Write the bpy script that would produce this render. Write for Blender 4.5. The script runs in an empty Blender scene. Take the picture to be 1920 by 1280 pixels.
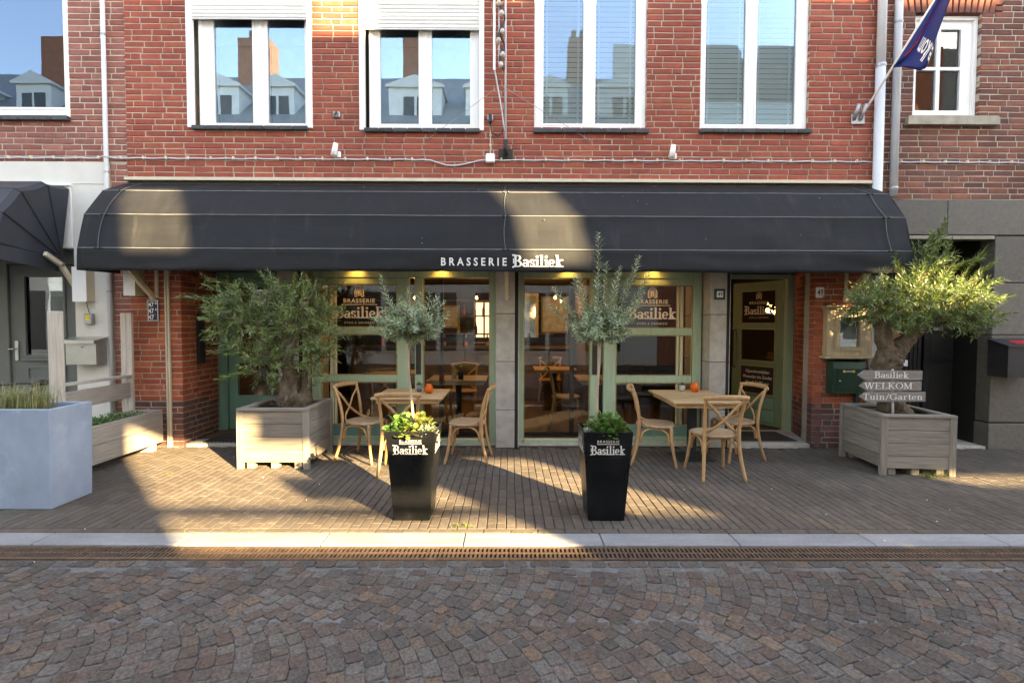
import bpy, math, random
from mathutils import Vector, Matrix, noise
random.seed(7)
R = math.radians
S = bpy.context.scene
COL = S.collection

# ------------------------------------------------------------------ camera, sky, sun, exposure
cam_d = bpy.data.cameras.new("camera")
cam = bpy.data.objects.new("camera", cam_d)
COL.objects.link(cam)
cam_d.sensor_width = 36.0
cam_d.lens = 18.0
cam_d.clip_start = 0.05
cam_d.clip_end = 2000.0
EYE = Vector((0.0, 0.0, 1.62))
_p, _y, _r = R(-2.09), R(0.3), 0.0034
_f = Vector((math.sin(_y) * math.cos(_p), math.cos(_y) * math.cos(_p), math.sin(_p)))
_r0 = _f.cross(Vector((0, 0, 1))).normalized()
_u0 = _r0.cross(_f)
_rr = _r0 * math.cos(_r) + _u0 * math.sin(_r)
_uu = _rr.cross(_f)
cam.matrix_world = Matrix(((_rr.x, _uu.x, -_f.x, EYE.x), (_rr.y, _uu.y, -_f.y, EYE.y), (_rr.z, _uu.z, -_f.z, EYE.z), (0, 0, 0, 1)))
S.camera = cam

SUN_AZ, SUN_EL = R(42.0), R(20.0)
world = bpy.data.worlds.new("World")
S.world = world
world.use_nodes = True
_n = world.node_tree.nodes
_n.clear()
_o = _n.new("ShaderNodeOutputWorld")
_b = _n.new("ShaderNodeBackground")
_s = _n.new("ShaderNodeTexSky")
_s.sky_type = 'NISHITA'
_s.sun_disc = False
_s.sun_elevation = SUN_EL
_s.sun_rotation = math.pi - SUN_AZ
_s.air_density = 1.0
_s.dust_density = 0.15
_s.ozone_density = 2.5
_b.inputs[1].default_value = 0.15
world.node_tree.links.new(_s.outputs[0], _b.inputs[0])
world.node_tree.links.new(_b.outputs[0], _o.inputs[0])

sun_d = bpy.data.lights.new("sun", 'SUN')
sun_d.energy = 4.1
sun_d.angle = R(0.6)
sun_d.color = (1.0, 0.97, 0.72)
sun = bpy.data.objects.new("sun", sun_d)
COL.objects.link(sun)
SUN_DIR = Vector((math.sin(SUN_AZ) * math.cos(SUN_EL), -math.cos(SUN_AZ) * math.cos(SUN_EL), math.sin(SUN_EL)))
sun.rotation_euler = SUN_DIR.to_track_quat('Z', 'Y').to_euler()
sun.location = (8, -9, 8)

S.view_settings.view_transform = 'Standard'
S.view_settings.look = 'None'
S.view_settings.gamma = 1.0
S.view_settings.use_curve_mapping = False
S.view_settings.exposure = 3.4
S.view_settings.use_white_balance = True
S.view_settings.white_balance_temperature = 10500
S.view_settings.white_balance_tint = 20
S.render.engine = 'CYCLES'
S.cycles.use_denoising = True
S.cycles.max_bounces = 10
S.cycles.diffuse_bounces = 5
S.cycles.glossy_bounces = 4
S.cycles.transparent_max_bounces = 16
S.cycles.sample_clamp_indirect = 6.0
S.cycles.caustics_reflective = False
S.cycles.caustics_refractive = False

# ------------------------------------------------------------------ mesh builder
class MB:
    def __init__(s):
        s.v = []; s.f = []
    def add(s, vs, fs):
        n = len(s.v)
        s.v += [tuple(p) for p in vs]
        s.f += [tuple(i + n for i in q) for q in fs]
        return s
    def poly(s, pts):
        return s.add(pts, [tuple(range(len(pts)))])
    def hexa(s, c):   # 8 corners: bottom ring 0-3, top ring 4-7
        return s.add(c, [(3, 2, 1, 0), (4, 5, 6, 7), (0, 1, 5, 4), (1, 2, 6, 5), (2, 3, 7, 6), (3, 0, 4, 7)])
    def box(s, x0, x1, y0, y1, z0, z1, b=0.0):
        if b <= 0:
            return s.hexa([(x0, y0, z0), (x1, y0, z0), (x1, y1, z0), (x0, y1, z0), (x0, y0, z1), (x1, y0, z1), (x1, y1, z1), (x0, y1, z1)])
        b = min(b, abs(x1 - x0) * .45, abs(y1 - y0) * .45, abs(z1 - z0) * .45)
        return s.cbox(((x0 + x1) / 2, (y0 + y1) / 2, (z0 + z1) / 2), ((x1 - x0) / 2, 0, 0), (0, (y1 - y0) / 2, 0), (0, 0, (z1 - z0) / 2), b)
    def cbox(s, c, ax, ay, az, b=0.0):
        c = Vector(c); A = [Vector(ax), Vector(ay), Vector(az)]
        if b <= 0:
            x, y, z = A
            return s.hexa([c - x - y - z, c + x - y - z, c + x + y - z, c - x + y - z, c - x - y + z, c + x - y + z, c + x + y + z, c - x + y + z])
        Ln = [a.length for a in A]; N = [a.normalized() for a in A]
        idx = {}; vs = []
        for sx in (-1, 1):
            for sy in (-1, 1):
                for sz in (-1, 1):
                    sg = (sx, sy, sz)
                    for k in range(3):
                        p = c.copy()
                        for j in range(3):
                            p = p + N[j] * (sg[j] * (Ln[j] - (0 if j == k else b)))
                        idx[(sg, k)] = len(vs); vs.append(p)
        fs = []
        for k in range(3):
            i, j = (k + 1) % 3, (k + 2) % 3
            for sk in (-1, 1):
                q = []
                for (si, sj) in ((-1, -1), (1, -1), (1, 1), (-1, 1)):
                    sg = [0, 0, 0]; sg[k] = sk; sg[i] = si; sg[j] = sj
                    q.append(idx[(tuple(sg), k)])
                fs.append(tuple(q if sk > 0 else q[::-1]))
        for k in range(3):
            i, j = (k + 1) % 3, (k + 2) % 3
            for si in (-1, 1):
                for sj in (-1, 1):
                    a = [0, 0, 0]; d = [0, 0, 0]
                    a[i] = d[i] = si; a[j] = d[j] = sj; a[k] = -1; d[k] = 1
                    a, d = tuple(a), tuple(d)
                    q = [idx[(a, i)], idx[(d, i)], idx[(d, j)], idx[(a, j)]]
                    fs.append(tuple(q[::-1] if si * sj > 0 else q))
        for sx in (-1, 1):
            for sy in (-1, 1):
                for sz in (-1, 1):
                    sg = (sx, sy, sz)
                    q = [idx[(sg, 0)], idx[(sg, 1)], idx[(sg, 2)]]
                    fs.append(tuple(q if sx * sy * sz > 0 else q[::-1]))
        return s.add(vs, fs)
    def bar(s, p0, p1, w, t, side=(1, 0, 0), b=0.0):
        p0, p1 = Vector(p0), Vector(p1)
        d = p1 - p0
        a = Vector(side); a = (a - d * (a.dot(d) / d.length_squared)).normalized()
        n = d.normalized().cross(a)
        return s.cbox((p0 + p1) / 2, a * (w / 2), n * (t / 2), d / 2, b)
    def tube(s, pts, rad, n=8, caps=True, flat=None):
        pts = [Vector(p) for p in pts]
        if not hasattr(rad, '__len__'): rad = [rad] * len(pts)
        up = Vector((0, 0, 1)); prev = None; vs = []; fs = []
        for i, p in enumerate(pts):
            d = (pts[min(i + 1, len(pts) - 1)] - pts[max(i - 1, 0)])
            d = d.normalized() if d.length > 1e-9 else Vector((0, 0, 1))
            if prev is None:
                a = flat if flat is not None else (up if abs(d.z) < .9 else Vector((1, 0, 0)))
                prev = Vector(a)
            a = (prev - d * prev.dot(d)).normalized(); prev = a
            c = d.cross(a)
            r = rad[i]
            ra, rc = (r if hasattr(r, '__len__') else (r, r))
            for k in range(n):
                t = 2 * math.pi * k / n
                vs.append(p + a * (ra * math.cos(t)) + c * (rc * math.sin(t)))
        m = len(pts)
        for i in range(m - 1):
            for k in range(n):
                fs.append((i * n + k, i * n + (k + 1) % n, (i + 1) * n + (k + 1) % n, (i + 1) * n + k))
        if caps:
            fs.append(tuple(range(n - 1, -1, -1)))
            fs.append(tuple((m - 1) * n + k for k in range(n)))
        return s.add(vs, fs)
    def lathe(s, prof, c=(0, 0, 0), n=16, ax=2):
        vs = []; fs = []
        for (r, z) in prof:
            for k in range(n):
                t = 2 * math.pi * k / n
                p = [r * math.cos(t), r * math.sin(t), z]
                if ax == 1: p = [p[0], -p[2], p[1]]
                vs.append((p[0] + c[0], p[1] + c[1], p[2] + c[2]))
        m = len(prof)
        for i in range(m - 1):
            for k in range(n):
                fs.append((i * n + k, i * n + (k + 1) % n, (i + 1) * n + (k + 1) % n, (i + 1) * n + k))
        if prof[0][0] > 1e-6: fs.append(tuple(range(n - 1, -1, -1)))
        if prof[-1][0] > 1e-6: fs.append(tuple((m - 1) * n + k for k in range(n)))
        return s.add(vs, fs)
    def prism(s, poly, fn, a, b):   # poly of 2D points, fn(u, v, w) -> 3D
        n = len(poly)
        vs = [fn(u, v, a) for u, v in poly] + [fn(u, v, b) for u, v in poly]
        fs = [tuple(range(n - 1, -1, -1)), tuple(range(n, 2 * n))]
        fs += [(i, (i + 1) % n, n + (i + 1) % n, n + i) for i in range(n)]
        return s.add(vs, fs)
    def leaf(s, p, d, side, L, W, fold=.25):
        p = Vector(p); d = Vector(d).normalized(); side = Vector(side)
        side = (side - d * side.dot(d))
        side = side.normalized() if side.length > 1e-6 else d.orthogonal().normalized()
        nrm = d.cross(side)
        m = p + d * (L * .45)
        return s.add([p, m + side * W / 2 + nrm * W * fold, p + d * L, m - side * W / 2 + nrm * W * fold], [(0, 1, 2), (0, 2, 3)])
    def mesh(s, name, smooth=False, org=(0, 0, 0)):
        me = bpy.data.meshes.new(name)
        ox, oy, oz = org
        me.from_pydata([(x - ox, y - oy, z - oz) for x, y, z in s.v], [], s.f)
        if smooth:
            me.polygons.foreach_set("use_smooth", [True] * len(me.polygons))
        me.update()
        return me
    def build(s, name, mat, parent=None, smooth=False, org=None):
        if org is None:
            org = tuple(parent['_o']) if (parent is not None and '_o' in parent) else (0, 0, 0)
        o = bpy.data.objects.new(name, s.mesh(name, smooth, org))
        o.data.materials.append(mat)
        COL.objects.link(o)
        if parent is not None:
            o.parent = parent
            if '_o' in parent: o['_o'] = parent['_o']
        return o

def inst(name, me, parent=None, loc=(0, 0, 0), rot=(0, 0, 0), sc=(1, 1, 1)):
    o = bpy.data.objects.new(name, me)
    COL.objects.link(o)
    if parent is not None: o.parent = parent
    o.location = loc; o.rotation_euler = rot; o.scale = sc
    return o
def tag(o, label=None, cat=None, group=None, kind=None):
    if label: o['label'] = label
    if cat: o['category'] = cat
    if group: o['group'] = group
    if kind: o['kind'] = kind
    return o
def thing(name, loc, label, cat, group=None, rz=0.0):   # Empty at the base; parts given in world coordinates unless rz is used
    o = bpy.data.objects.new(name, None)
    o.empty_display_size = .1
    COL.objects.link(o)
    o.location = loc; o.rotation_euler = (0, 0, rz)
    o['_o'] = list(loc)
    return tag(o, label, cat, group)
def local(o):      # parts of this thing are given in its own coordinates
    o['_o'] = [0.0, 0.0, 0.0]
    return o
def copy_tree(o, parent=None):
    c = o.copy(); COL.objects.link(c)
    c.parent = parent
    for ch in o.children: copy_tree(ch, c)
    return c
def cells(x0, x1, z0, z1, holes):
    xs = sorted({x0, x1} | {min(max(v, x0), x1) for h in holes for v in h[:2]})
    out = []
    for a, b in zip(xs, xs[1:]):
        if b - a < 1e-6: continue
        m = (a + b) / 2
        cut = sorted((max(h[2], z0), min(h[3], z1)) for h in holes if h[0] < m < h[1])
        z = z0
        for c, d in cut:
            if c > z + 1e-6: out.append((a, b, z, c))
            z = max(z, d)
        if z < z1 - 1e-6: out.append((a, b, z, z1))
    return out

# ------------------------------------------------------------------ materials
def _base(name):
    m = bpy.data.materials.new(name); m.use_nodes = True
    nt = m.node_tree; nt.nodes.clear()
    out = nt.nodes.new("ShaderNodeOutputMaterial"); p = nt.nodes.new("ShaderNodeBsdfPrincipled")
    nt.links.new(p.outputs[0], out.inputs[0])
    return m, nt, p, out
def _math(nt, op, a, b=None):
    n = nt.nodes.new("ShaderNodeMath"); n.operation = op
    for i, v in enumerate((a, b)):
        if v is None: continue
        if isinstance(v, (int, float)): n.inputs[i].default_value = v
        else: nt.links.new(v, n.inputs[i])
    return n.outputs[0]
def _rand(nt):
    oi = nt.nodes.new("ShaderNodeObjectInfo"); g = nt.nodes.new("ShaderNodeNewGeometry")
    return _math(nt, 'FRACT', _math(nt, 'ADD', oi.outputs['Random'], g.outputs['Random Per Island']))
def _coord(nt, stretch, rnd):
    tc = nt.nodes.new("ShaderNodeTexCoord"); mp = nt.nodes.new("ShaderNodeMapping")
    mp.inputs['Scale'].default_value = stretch
    ad = nt.nodes.new("ShaderNodeVectorMath"); ad.operation = 'ADD'
    cb = nt.nodes.new("ShaderNodeCombineXYZ")
    k = _math(nt, 'MULTIPLY', rnd, 31.7)
    for i in range(3): nt.links.new(k, cb.inputs[i])
    nt.links.new(tc.outputs['Object'], mp.inputs['Vector'])
    nt.links.new(mp.outputs[0], ad.inputs[0]); nt.links.new(cb.outputs[0], ad.inputs[1])
    return ad.outputs[0]
def _noise(nt, vec, scale, detail=5, rough=.6):
    n = nt.nodes.new("ShaderNodeTexNoise")
    n.inputs['Scale'].default_value = scale; n.inputs['Detail'].default_value = detail; n.inputs['Roughness'].default_value = rough
    nt.links.new(vec, n.inputs['Vector'])
    return n.outputs[0]
def _ramp(nt, fac, stops):
    n = nt.nodes.new("ShaderNodeValToRGB")
    e = n.color_ramp.elements
    while len(e) < len(stops): e.new(.5)
    for i, (p, c) in enumerate(stops):
        e[i].position = p; e[i].color = (c[0], c[1], c[2], 1)
    nt.links.new(fac, n.inputs[0])
    return n.outputs[0]
def _mix(nt, fac, a, b, mode='MIX'):
    n = nt.nodes.new("ShaderNodeMix"); n.data_type = 'RGBA'; n.blend_type = mode
    for sock, v in ((n.inputs[0], fac), (n.inputs[6], a), (n.inputs[7], b)):
        if isinstance(v, (int, float)): sock.default_value = v
        elif isinstance(v, (tuple, list)): sock.default_value = (v[0], v[1], v[2], 1)
        else: nt.links.new(v, sock)
    return n.outputs[2]
def mat(name, cols, scale=6, rough=.7, bump=.15, bscale=60, stretch=(1, 1, 1), metal=0, spec=.4, vary=.15, mottle=.25, lo=.3, hi=.7,
        wear=None, wear_at=.6, wear_scale=9, trans=None, bdist=.004, age=None):
    """cols: list of base colours picked at random per piece; mottle: strength of the fine light/dark grain; wear: a second colour in patches"""
    m, nt, p, out = _base(name)
    rnd = _rand(nt)
    vec = _coord(nt, stretch, rnd)
    if len(cols) > 1:
        k = len(cols)
        c = _ramp(nt, rnd, [(i / (k - 1), cc) for i, cc in enumerate(cols)])
    else:
        c = _mix(nt, 0.0, cols[0], cols[0])
    n1 = _noise(nt, vec, scale)
    g = _ramp(nt, n1, [(lo, (1 - mottle,) * 3), (hi, (1 + mottle,) * 3)])
    c = _mix(nt, 1.0, c, g, 'MULTIPLY')
    if vary:
        r2 = _math(nt, 'FRACT', _math(nt, 'MULTIPLY', rnd, 7.31))
        v = _math(nt, 'ADD', _math(nt, 'MULTIPLY', r2, 2 * vary), 1 - vary)
        cb = nt.nodes.new("ShaderNodeCombineColor")
        for i in range(3): nt.links.new(v, cb.inputs[i])
        c = _mix(nt, 1.0, c, cb.outputs[0], 'MULTIPLY')
    if wear is not None:
        n3 = _noise(nt, vec, wear_scale, 8, .65)
        w = _ramp(nt, n3, [(wear_at, (0, 0, 0)), (min(wear_at + .12, 1), (1, 1, 1))])
        c = _mix(nt, w, c, wear)
    if age is not None:       # slow change of tone over the whole surface, with darker streaks
        gp = nt.nodes.new("ShaderNodeNewGeometry"); mp2 = nt.nodes.new("ShaderNodeMapping"); mp2.inputs['Scale'].default_value = age[2]
        nt.links.new(gp.outputs['Position'], mp2.inputs['Vector'])
        n4 = _noise(nt, mp2.outputs[0], age[0], 5, .6)
        c = _mix(nt, 1.0, c, _ramp(nt, n4, [(.30, (1 - age[1],) * 3), (.70, (1 + age[1] * .8,) * 3)]), 'MULTIPLY')
    nt.links.new(c, p.inputs['Base Color'])
    p.inputs['Metallic'].default_value = metal
    p.inputs['Specular IOR Level'].default_value = spec
    rr = _ramp(nt, n1, [(0.2, (max(rough - .1, .02),) * 3), (.8, (min(rough + .1, 1),) * 3)])
    nt.links.new(rr, p.inputs['Roughness'])
    if bump:
        bp = nt.nodes.new("ShaderNodeBump")
        bp.inputs['Strength'].default_value = bump; bp.inputs['Distance'].default_value = bdist
        nt.links.new(_noise(nt, vec, bscale, 6, .65), bp.inputs['Height'])
        nt.links.new(bp.outputs[0], p.inputs['Normal'])
    if trans:
        tr = nt.nodes.new("ShaderNodeBsdfTranslucent"); nt.links.new(c, tr.inputs[0])
        mx = nt.nodes.new("ShaderNodeMixShader"); mx.inputs[0].default_value = trans
        nt.links.new(p.outputs[0], mx.inputs[1]); nt.links.new(tr.outputs[0], mx.inputs[2])
        nt.links.new(mx.outputs[0], out.inputs[0])
    return m
def glass(name, refl, tint=(.9, .94, .93), rough=.0, sky_tint=(1, 1, 1)):
    m, nt, p, out = _base(name)
    nt.nodes.remove(p)
    t = nt.nodes.new("ShaderNodeBsdfTransparent"); t.inputs[0].default_value = (*tint, 1)
    g = nt.nodes.new("ShaderNodeBsdfGlossy"); g.inputs['Roughness'].default_value = rough
    g.inputs[0].default_value = (*sky_tint, 1)  # colours the mirror image, used to make the reflected sky bluer
    tc = nt.nodes.new("ShaderNodeTexCoord"); n = nt.nodes.new("ShaderNodeTexNoise")
    n.inputs['Scale'].default_value = 2.2; n.inputs['Detail'].default_value = 1
    nt.links.new(tc.outputs['Object'], n.inputs['Vector'])
    bp = nt.nodes.new("ShaderNodeBump"); bp.inputs['Strength'].default_value = .02; bp.inputs['Distance'].default_value = .02
    nt.links.new(n.outputs[0], bp.inputs['Height']); nt.links.new(bp.outputs[0], g.inputs['Normal'])
    fr = nt.nodes.new("ShaderNodeFresnel"); fr.inputs[0].default_value = 1.5
    mx = nt.nodes.new("ShaderNodeMixShader")
    nt.links.new(_math(nt, 'MINIMUM', _math(nt, 'ADD', fr.outputs[0], refl), 1.0), mx.inputs[0])
    nt.links.new(t.outputs[0], mx.inputs[1]); nt.links.new(g.outputs[0], mx.inputs[2])
    nt.links.new(mx.outputs[0], out.inputs[0])
    return m
def glow(name, col, strength):
    m, nt, p, out = _base(name)
    p.inputs['Base Color'].default_value = (*col, 1)
    p.inputs['Emission Color'].default_value = (*col, 1)
    p.inputs['Emission Strength'].default_value = strength
    return m

M = {}
M['brick_main'] = mat('brick_main', [(.315, .062, .038), (.355, .074, .043), (.325, .065, .039), (.385, .090, .048), (.285, .056, .037), (.345, .070, .041)], 14, .85, .5, 90, vary=.08, mottle=.20, wear=(.23, .05, .036), wear_at=.64, wear_scale=12, age=(.9, .16, (1, 1, .55)))
M['brick_left'] = mat('brick_left', [(.30, .10, .075), (.35, .125, .09), (.26, .085, .065), (.33, .10, .07)], 14, .88, .5, 90, vary=.16, mottle=.2, wear=(.36, .19, .15), wear_at=.64, age=(.9, .18, (1, 1, .5)))
M['brick_right'] = mat('brick_right', [(.19, .065, .045), (.24, .08, .052), (.15, .055, .042), (.27, .085, .05), (.12, .055, .048)], 14, .88, .55, 80, vary=.2, mottle=.25, wear=(.11, .05, .045), wear_at=.6, age=(1.1, .22, (1, 1, .5)))
M['brick_low'] = mat('brick_low', [(.36, .075, .034), (.44, .105, .045), (.31, .062, .032), (.40, .095, .045)], 14, .85, .5, 90, vary=.18, mottle=.22, wear=(.2, .055, .04), wear_at=.62)
M['brick_foot'] = mat('brick_foot', [(.16, .055, .045), (.10, .05, .045), (.21, .07, .05), (.085, .05, .05)], 14, .85, .5, 90, vary=.2, mottle=.25)
M['mortar'] = mat('mortar', [(.43, .34, .25)], 9, .95, .6, 140, mottle=.15, age=(1.3, .2, (1, 1, .6)), wear=(.33, .255, .185), wear_at=.62)
M['mortar_left'] = mat('mortar_left', [(.50, .42, .33)], 9, .95, .6, 140, mottle=.18, age=(1.3, .2, (1, 1, .6)))
M['mortar_right'] = mat('mortar_right', [(.46, .40, .31)], 9, .95, .6, 140, mottle=.2, age=(1.3, .22, (1, 1, .6)), wear=(.40, .34, .27), wear_at=.6)
M['white'] = mat('white_frame', [(.88, .85, .80)], 5, .4, .04, 40, mottle=.04, vary=.02)
M['white_wall'] = mat('white_wall', [(.68, .64, .56)], 3, .8, .2, 90, mottle=.06, vary=0, wear=(.66, .58, .44), wear_at=.66, wear_scale=2)
M['shutter'] = mat('shutter', [(.76, .73, .66)], 4, .5, .03, 40, mottle=.04)
M['slate_tile'] = mat('slate_tile', [(.05, .055, .06), (.07, .075, .08), (.04, .045, .05)], 12, .45, .2, 60)
M['cream'] = mat('cream_metal', [(.62, .53, .38)], 6, .5, .05, 60, mottle=.08)
M['pipe'] = mat('pipe', [(.62, .63, .64)], 4, .45, .05, 60, mottle=.08, wear=(.45, .45, .45), wear_at=.68, wear_scale=4)
M['concrete'] = mat('concrete', [(.33, .29, .22)], 10, .9, .5, 80, mottle=.2)
M['stone'] = mat('stone', [(.40, .355, .29), (.44, .39, .32), (.36, .32, .27)], 7, .8, .3, 120, mottle=.18, vary=.08, wear=(.27, .22, .16), wear_at=.6, wear_scale=4)
M['paver'] = mat('paver', [(.108, .085, .067), (.116, .091, .071), (.101, .081, .065), (.122, .095, .073), (.106, .087, .071)], 22, .9, .4, 150, vary=.09, mottle=.18, spec=.15, age=(1.1, .22, (1, 1, 1)))
M['paver_joint'] = mat('paver_joint', [(.026, .023, .015)], 30, .95, .5, 200, mottle=.3, wear=(.05, .06, .015), wear_at=.64, wear_scale=3)
M['cobble'] = mat('cobble', [(.108, .088, .074), (.118, .102, .089), (.118, .086, .070), (.130, .115, .101), (.096, .082, .072), (.126, .088, .069), (.116, .101, .087), (.145, .098, .070), (.104, .092, .082), (.124, .084, .069)], 55, .88, .9, 150, vary=.17, mottle=.45, spec=.10, bdist=.006, age=(1.2, .2, (1, 1, 1)))
M['cobble_joint'] = mat('cobble_joint', [(.150, .146, .140)], 14, .95, .8, 160, mottle=.35, spec=.15, wear=(.075, .068, .062), wear_at=.57, wear_scale=5)
M['kerb'] = mat('kerb', [(.25, .245, .24), (.22, .22, .22), (.275, .27, .265)], 40, .7, .35, 200, mottle=.16, vary=.08, wear=(.22, .225, .23), wear_at=.55, wear_scale=6, age=(1.6, .22, (1, 3, 1)))
M['rust'] = mat('rust', [(.13, .078, .048), (.11, .068, .045)], 20, .7, .5, 120, metal=.3, mottle=.3)
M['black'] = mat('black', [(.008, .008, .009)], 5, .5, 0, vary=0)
M['pit'] = mat('pit', [(.02, .018, .016)], 5, .95, 0, vary=0)
M['awning'] = mat('awning_cloth', [(.0105, .0105, .011)], 3, .72, .25, 260, mottle=.22, vary=0, spec=.30, wear=(.024, .0235, .022), wear_at=.585, wear_scale=2.2, stretch=(2.6, 1, .45), age=(1.3, .35, (.5, 1, 3)))
M['awning2'] = mat('awning_cloth_blue', [(.026, .030, .036)], 3, .65, .12, 300, mottle=.12, vary=0, wear=(.04, .044, .05), wear_at=.6, wear_scale=3)
M['piping'] = mat('piping', [(.15, .15, .15)], 8, .6, 0)
M['cord'] = mat('cord', [(.10, .10, .10)], 8, .7, 0)
M['letter'] = mat('letter', [(.66, .63, .57)], 8, .6, 0, mottle=.03, vary=0)
M['letter_glass'] = mat('letter_glass', [(.78, .66, .50)], 8, .6, 0, mottle=.05, vary=0)
M['green'] = mat('green_paint', [(.33, .43, .285)], 4, .55, .12, 60, stretch=(6, 6, .6), mottle=.12, vary=.06, wear=(.40, .37, .20), wear_at=.58, wear_scale=3)
M['doorgreen'] = mat('door_green', [(.13, .20, .115)], 4, .5, .12, 60, stretch=(6, 6, .6), mottle=.14, vary=.05, wear=(.20, .22, .10), wear_at=.62, wear_scale=3)
M['teal'] = mat('teal_paint', [(.125, .26, .195)], 4, .5, .12, 60, stretch=(6, 6, .6), mottle=.14, vary=.06, wear=(.20, .26, .15), wear_at=.64, wear_scale=3)
M['ochre'] = mat('ochre', [(.38, .28, .11)], 9, .65, .1, 60, mottle=.3, vary=.1, wear=(.20, .12, .05), wear_at=.55)
M['creampaint'] = mat('cream_paint', [(.55, .50, .30)], 5, .6, .1, 60, stretch=(6, 6, .6), mottle=.12)
M['darkwood'] = mat('dark_wood', [(.035, .022, .014)], 6, .6, .2, 60, stretch=(1, 8, 8), mottle=.3)
M['floorwood'] = mat('floor_wood', [(.12, .062, .028), (.15, .08, .038), (.10, .052, .025)], 5, .45, .2, 60, stretch=(9, .8, 9), mottle=.3, vary=.2)
M['roomwall'] = mat('room_wall', [(.05, .032, .022)], 4, .85, .2, 60, mottle=.3)
M['roomwall2'] = mat('room_wall_light', [(.09, .055, .032)], 4, .85, .2, 60, mottle=.3)
M['wood_x'] = mat('weathered_wood_x', [(.215, .178, .14), (.24, .20, .158), (.19, .158, .125)], 4, .85, .4, 50, stretch=(.8, 14, 14), mottle=.28, vary=.12, wear=(.12, .098, .076), wear_at=.60, wear_scale=2.5)
M['wood_y'] = mat('weathered_wood_y', [(.215, .178, .14), (.24, .20, .158), (.19, .158, .125)], 4, .85, .4, 50, stretch=(14, .8, 14), mottle=.28, vary=.12, wear=(.12, .098, .076), wear_at=.60, wear_scale=2.5)
M['wood_z'] = mat('weathered_wood_z', [(.225, .188, .148), (.25, .21, .165)], 4, .85, .4, 50, stretch=(14, 14, .8), mottle=.28, vary=.1, wear=(.22, .18, .135), wear_at=.62, wear_scale=2.5)
M['pinkwood'] = mat('pale_wood', [(.50, .42, .34)], 4, .8, .3, 50, stretch=(14, 14, .8), mottle=.2, vary=.05, wear=(.32, .20, .13), wear_at=.60, wear_scale=2)
M['palewood_y'] = mat('pale_wood_y', [(.34, .285, .235), (.38, .325, .27)], 4, .85, .4, 50, stretch=(14, .8, 14), mottle=.24, vary=.08, wear=(.24, .19, .15), wear_at=.62, wear_scale=2.5)
M['chair'] = mat('bentwood', [(.43, .228, .098)], 8, .5, .15, 90, stretch=(5, 5, 1), mottle=.22, vary=.08, wear=(.30, .165, .078), wear_at=.56, wear_scale=4)
M['seat'] = mat('rattan_seat', [(.36, .225, .125)], 16, .6, .5, 220, mottle=.22, vary=.06)
M['tabletop'] = mat('table_wood', [(.44, .27, .13), (.49, .31, .16)], 4, .5, .15, 60, stretch=(1, 10, 10), mottle=.24, vary=.08)
M['steel'] = mat('black_steel', [(.02, .02, .02)], 8, .5, .1, 80)
M['concplanter'] = mat('blue_concrete', [(.265, .33, .405)], 3, .75, .25, 60, mottle=.10, vary=0, wear=(.335, .39, .455), wear_at=.56, wear_scale=5, age=(3, .14, (1, 1, .5)))
M['planter'] = mat('black_planter', [(.0065, .007, .0075)], 3, .30, .10, 40, mottle=.2, vary=0, spec=.22, wear=(.015, .0145, .0135), wear_at=.58, wear_scale=6, age=(5, .35, (1, 1, .4)))
M['soil'] = mat('soil', [(.035, .025, .018)], 30, .95, .9, 90, mottle=.4, bdist=.02)
M['olive_leaf'] = mat('olive_leaf', [(.07, .125, .022), (.18, .25, .06), (.05, .09, .02), (.21, .26, .10), (.12, .19, .045), (.27, .31, .18), (.15, .22, .05), (.09, .15, .03)], 3, .38, 0, vary=.25, mottle=.1, trans=.3, spec=.5)
M['rosemary'] = mat('needle_leaf', [(.20, .27, .14), (.33, .40, .23), (.13, .19, .095), (.45, .52, .36), (.25, .32, .175)], 3, .55, 0, vary=.18, mottle=.1, trans=.2)
M['leaf_green'] = mat('leaf_green', [(.07, .17, .03), (.10, .23, .045), (.05, .12, .028), (.14, .26, .06)], 3, .5, 0, vary=.2, trans=.25)
M['leaf_yellow'] = mat('leaf_yellow', [(.16, .18, .03), (.10, .18, .03), (.22, .14, .035), (.06, .14, .028), (.20, .21, .07)], 3, .5, 0, vary=.2, trans=.25)
M['leaf_white'] = mat('leaf_white', [(.36, .40, .28), (.46, .48, .38), (.22, .29, .16)], 3, .55, 0, vary=.15, trans=.2)
M['grass_dry'] = mat('grass_dry', [(.34, .30, .13), (.22, .26, .09), (.42, .36, .19), (.15, .20, .06)], 3, .6, 0, vary=.2, trans=.3)
M['moss'] = mat('moss', [(.09, .14, .02), (.14, .19, .03), (.06, .10, .015)], 3, .8, 0, vary=.2, trans=.2)
M['bark'] = mat('olive_bark', [(.115, .075, .045)], 7, .9, 1.0, 26, stretch=(1.5, 1.5, .6), mottle=.5, vary=0, wear=(.21, .15, .10), wear_at=.56, wear_scale=6, bdist=.03)
M['stem'] = mat('stem', [(.40, .32, .22)], 10, .8, .4, 60, mottle=.2)
M['twig'] = mat('twig', [(.19, .155, .085)], 10, .8, 0)
M['darkgreen'] = mat('letterbox_green', [(.012, .045, .028)], 5, .35, .05, 60, mottle=.1)
M['silver'] = mat('brushed_steel', [(.50, .48, .42)], 6, .38, .05, 80, metal=.75, mottle=.1)
M['metal'] = mat('galvanised', [(.36, .36, .36)], 10, .45, .1, 80, metal=.6, mottle=.15)
M['greydoor'] = mat('grey_green_paint', [(.125, .135, .12)], 4, .5, .08, 60, mottle=.1, vary=.04)
M['cladding'] = mat('dark_stone_cladding', [(.115, .098, .078), (.128, .110, .088), (.106, .092, .074)], 18, .62, .8, 90, mottle=.22, vary=.08, bdist=.008, wear=(.12, .11, .09), wear_at=.66, wear_scale=30)
M['blackdoor'] = mat('black_door', [(.017, .015, .013)], 6, .42, .1, 60, mottle=.15)
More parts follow.
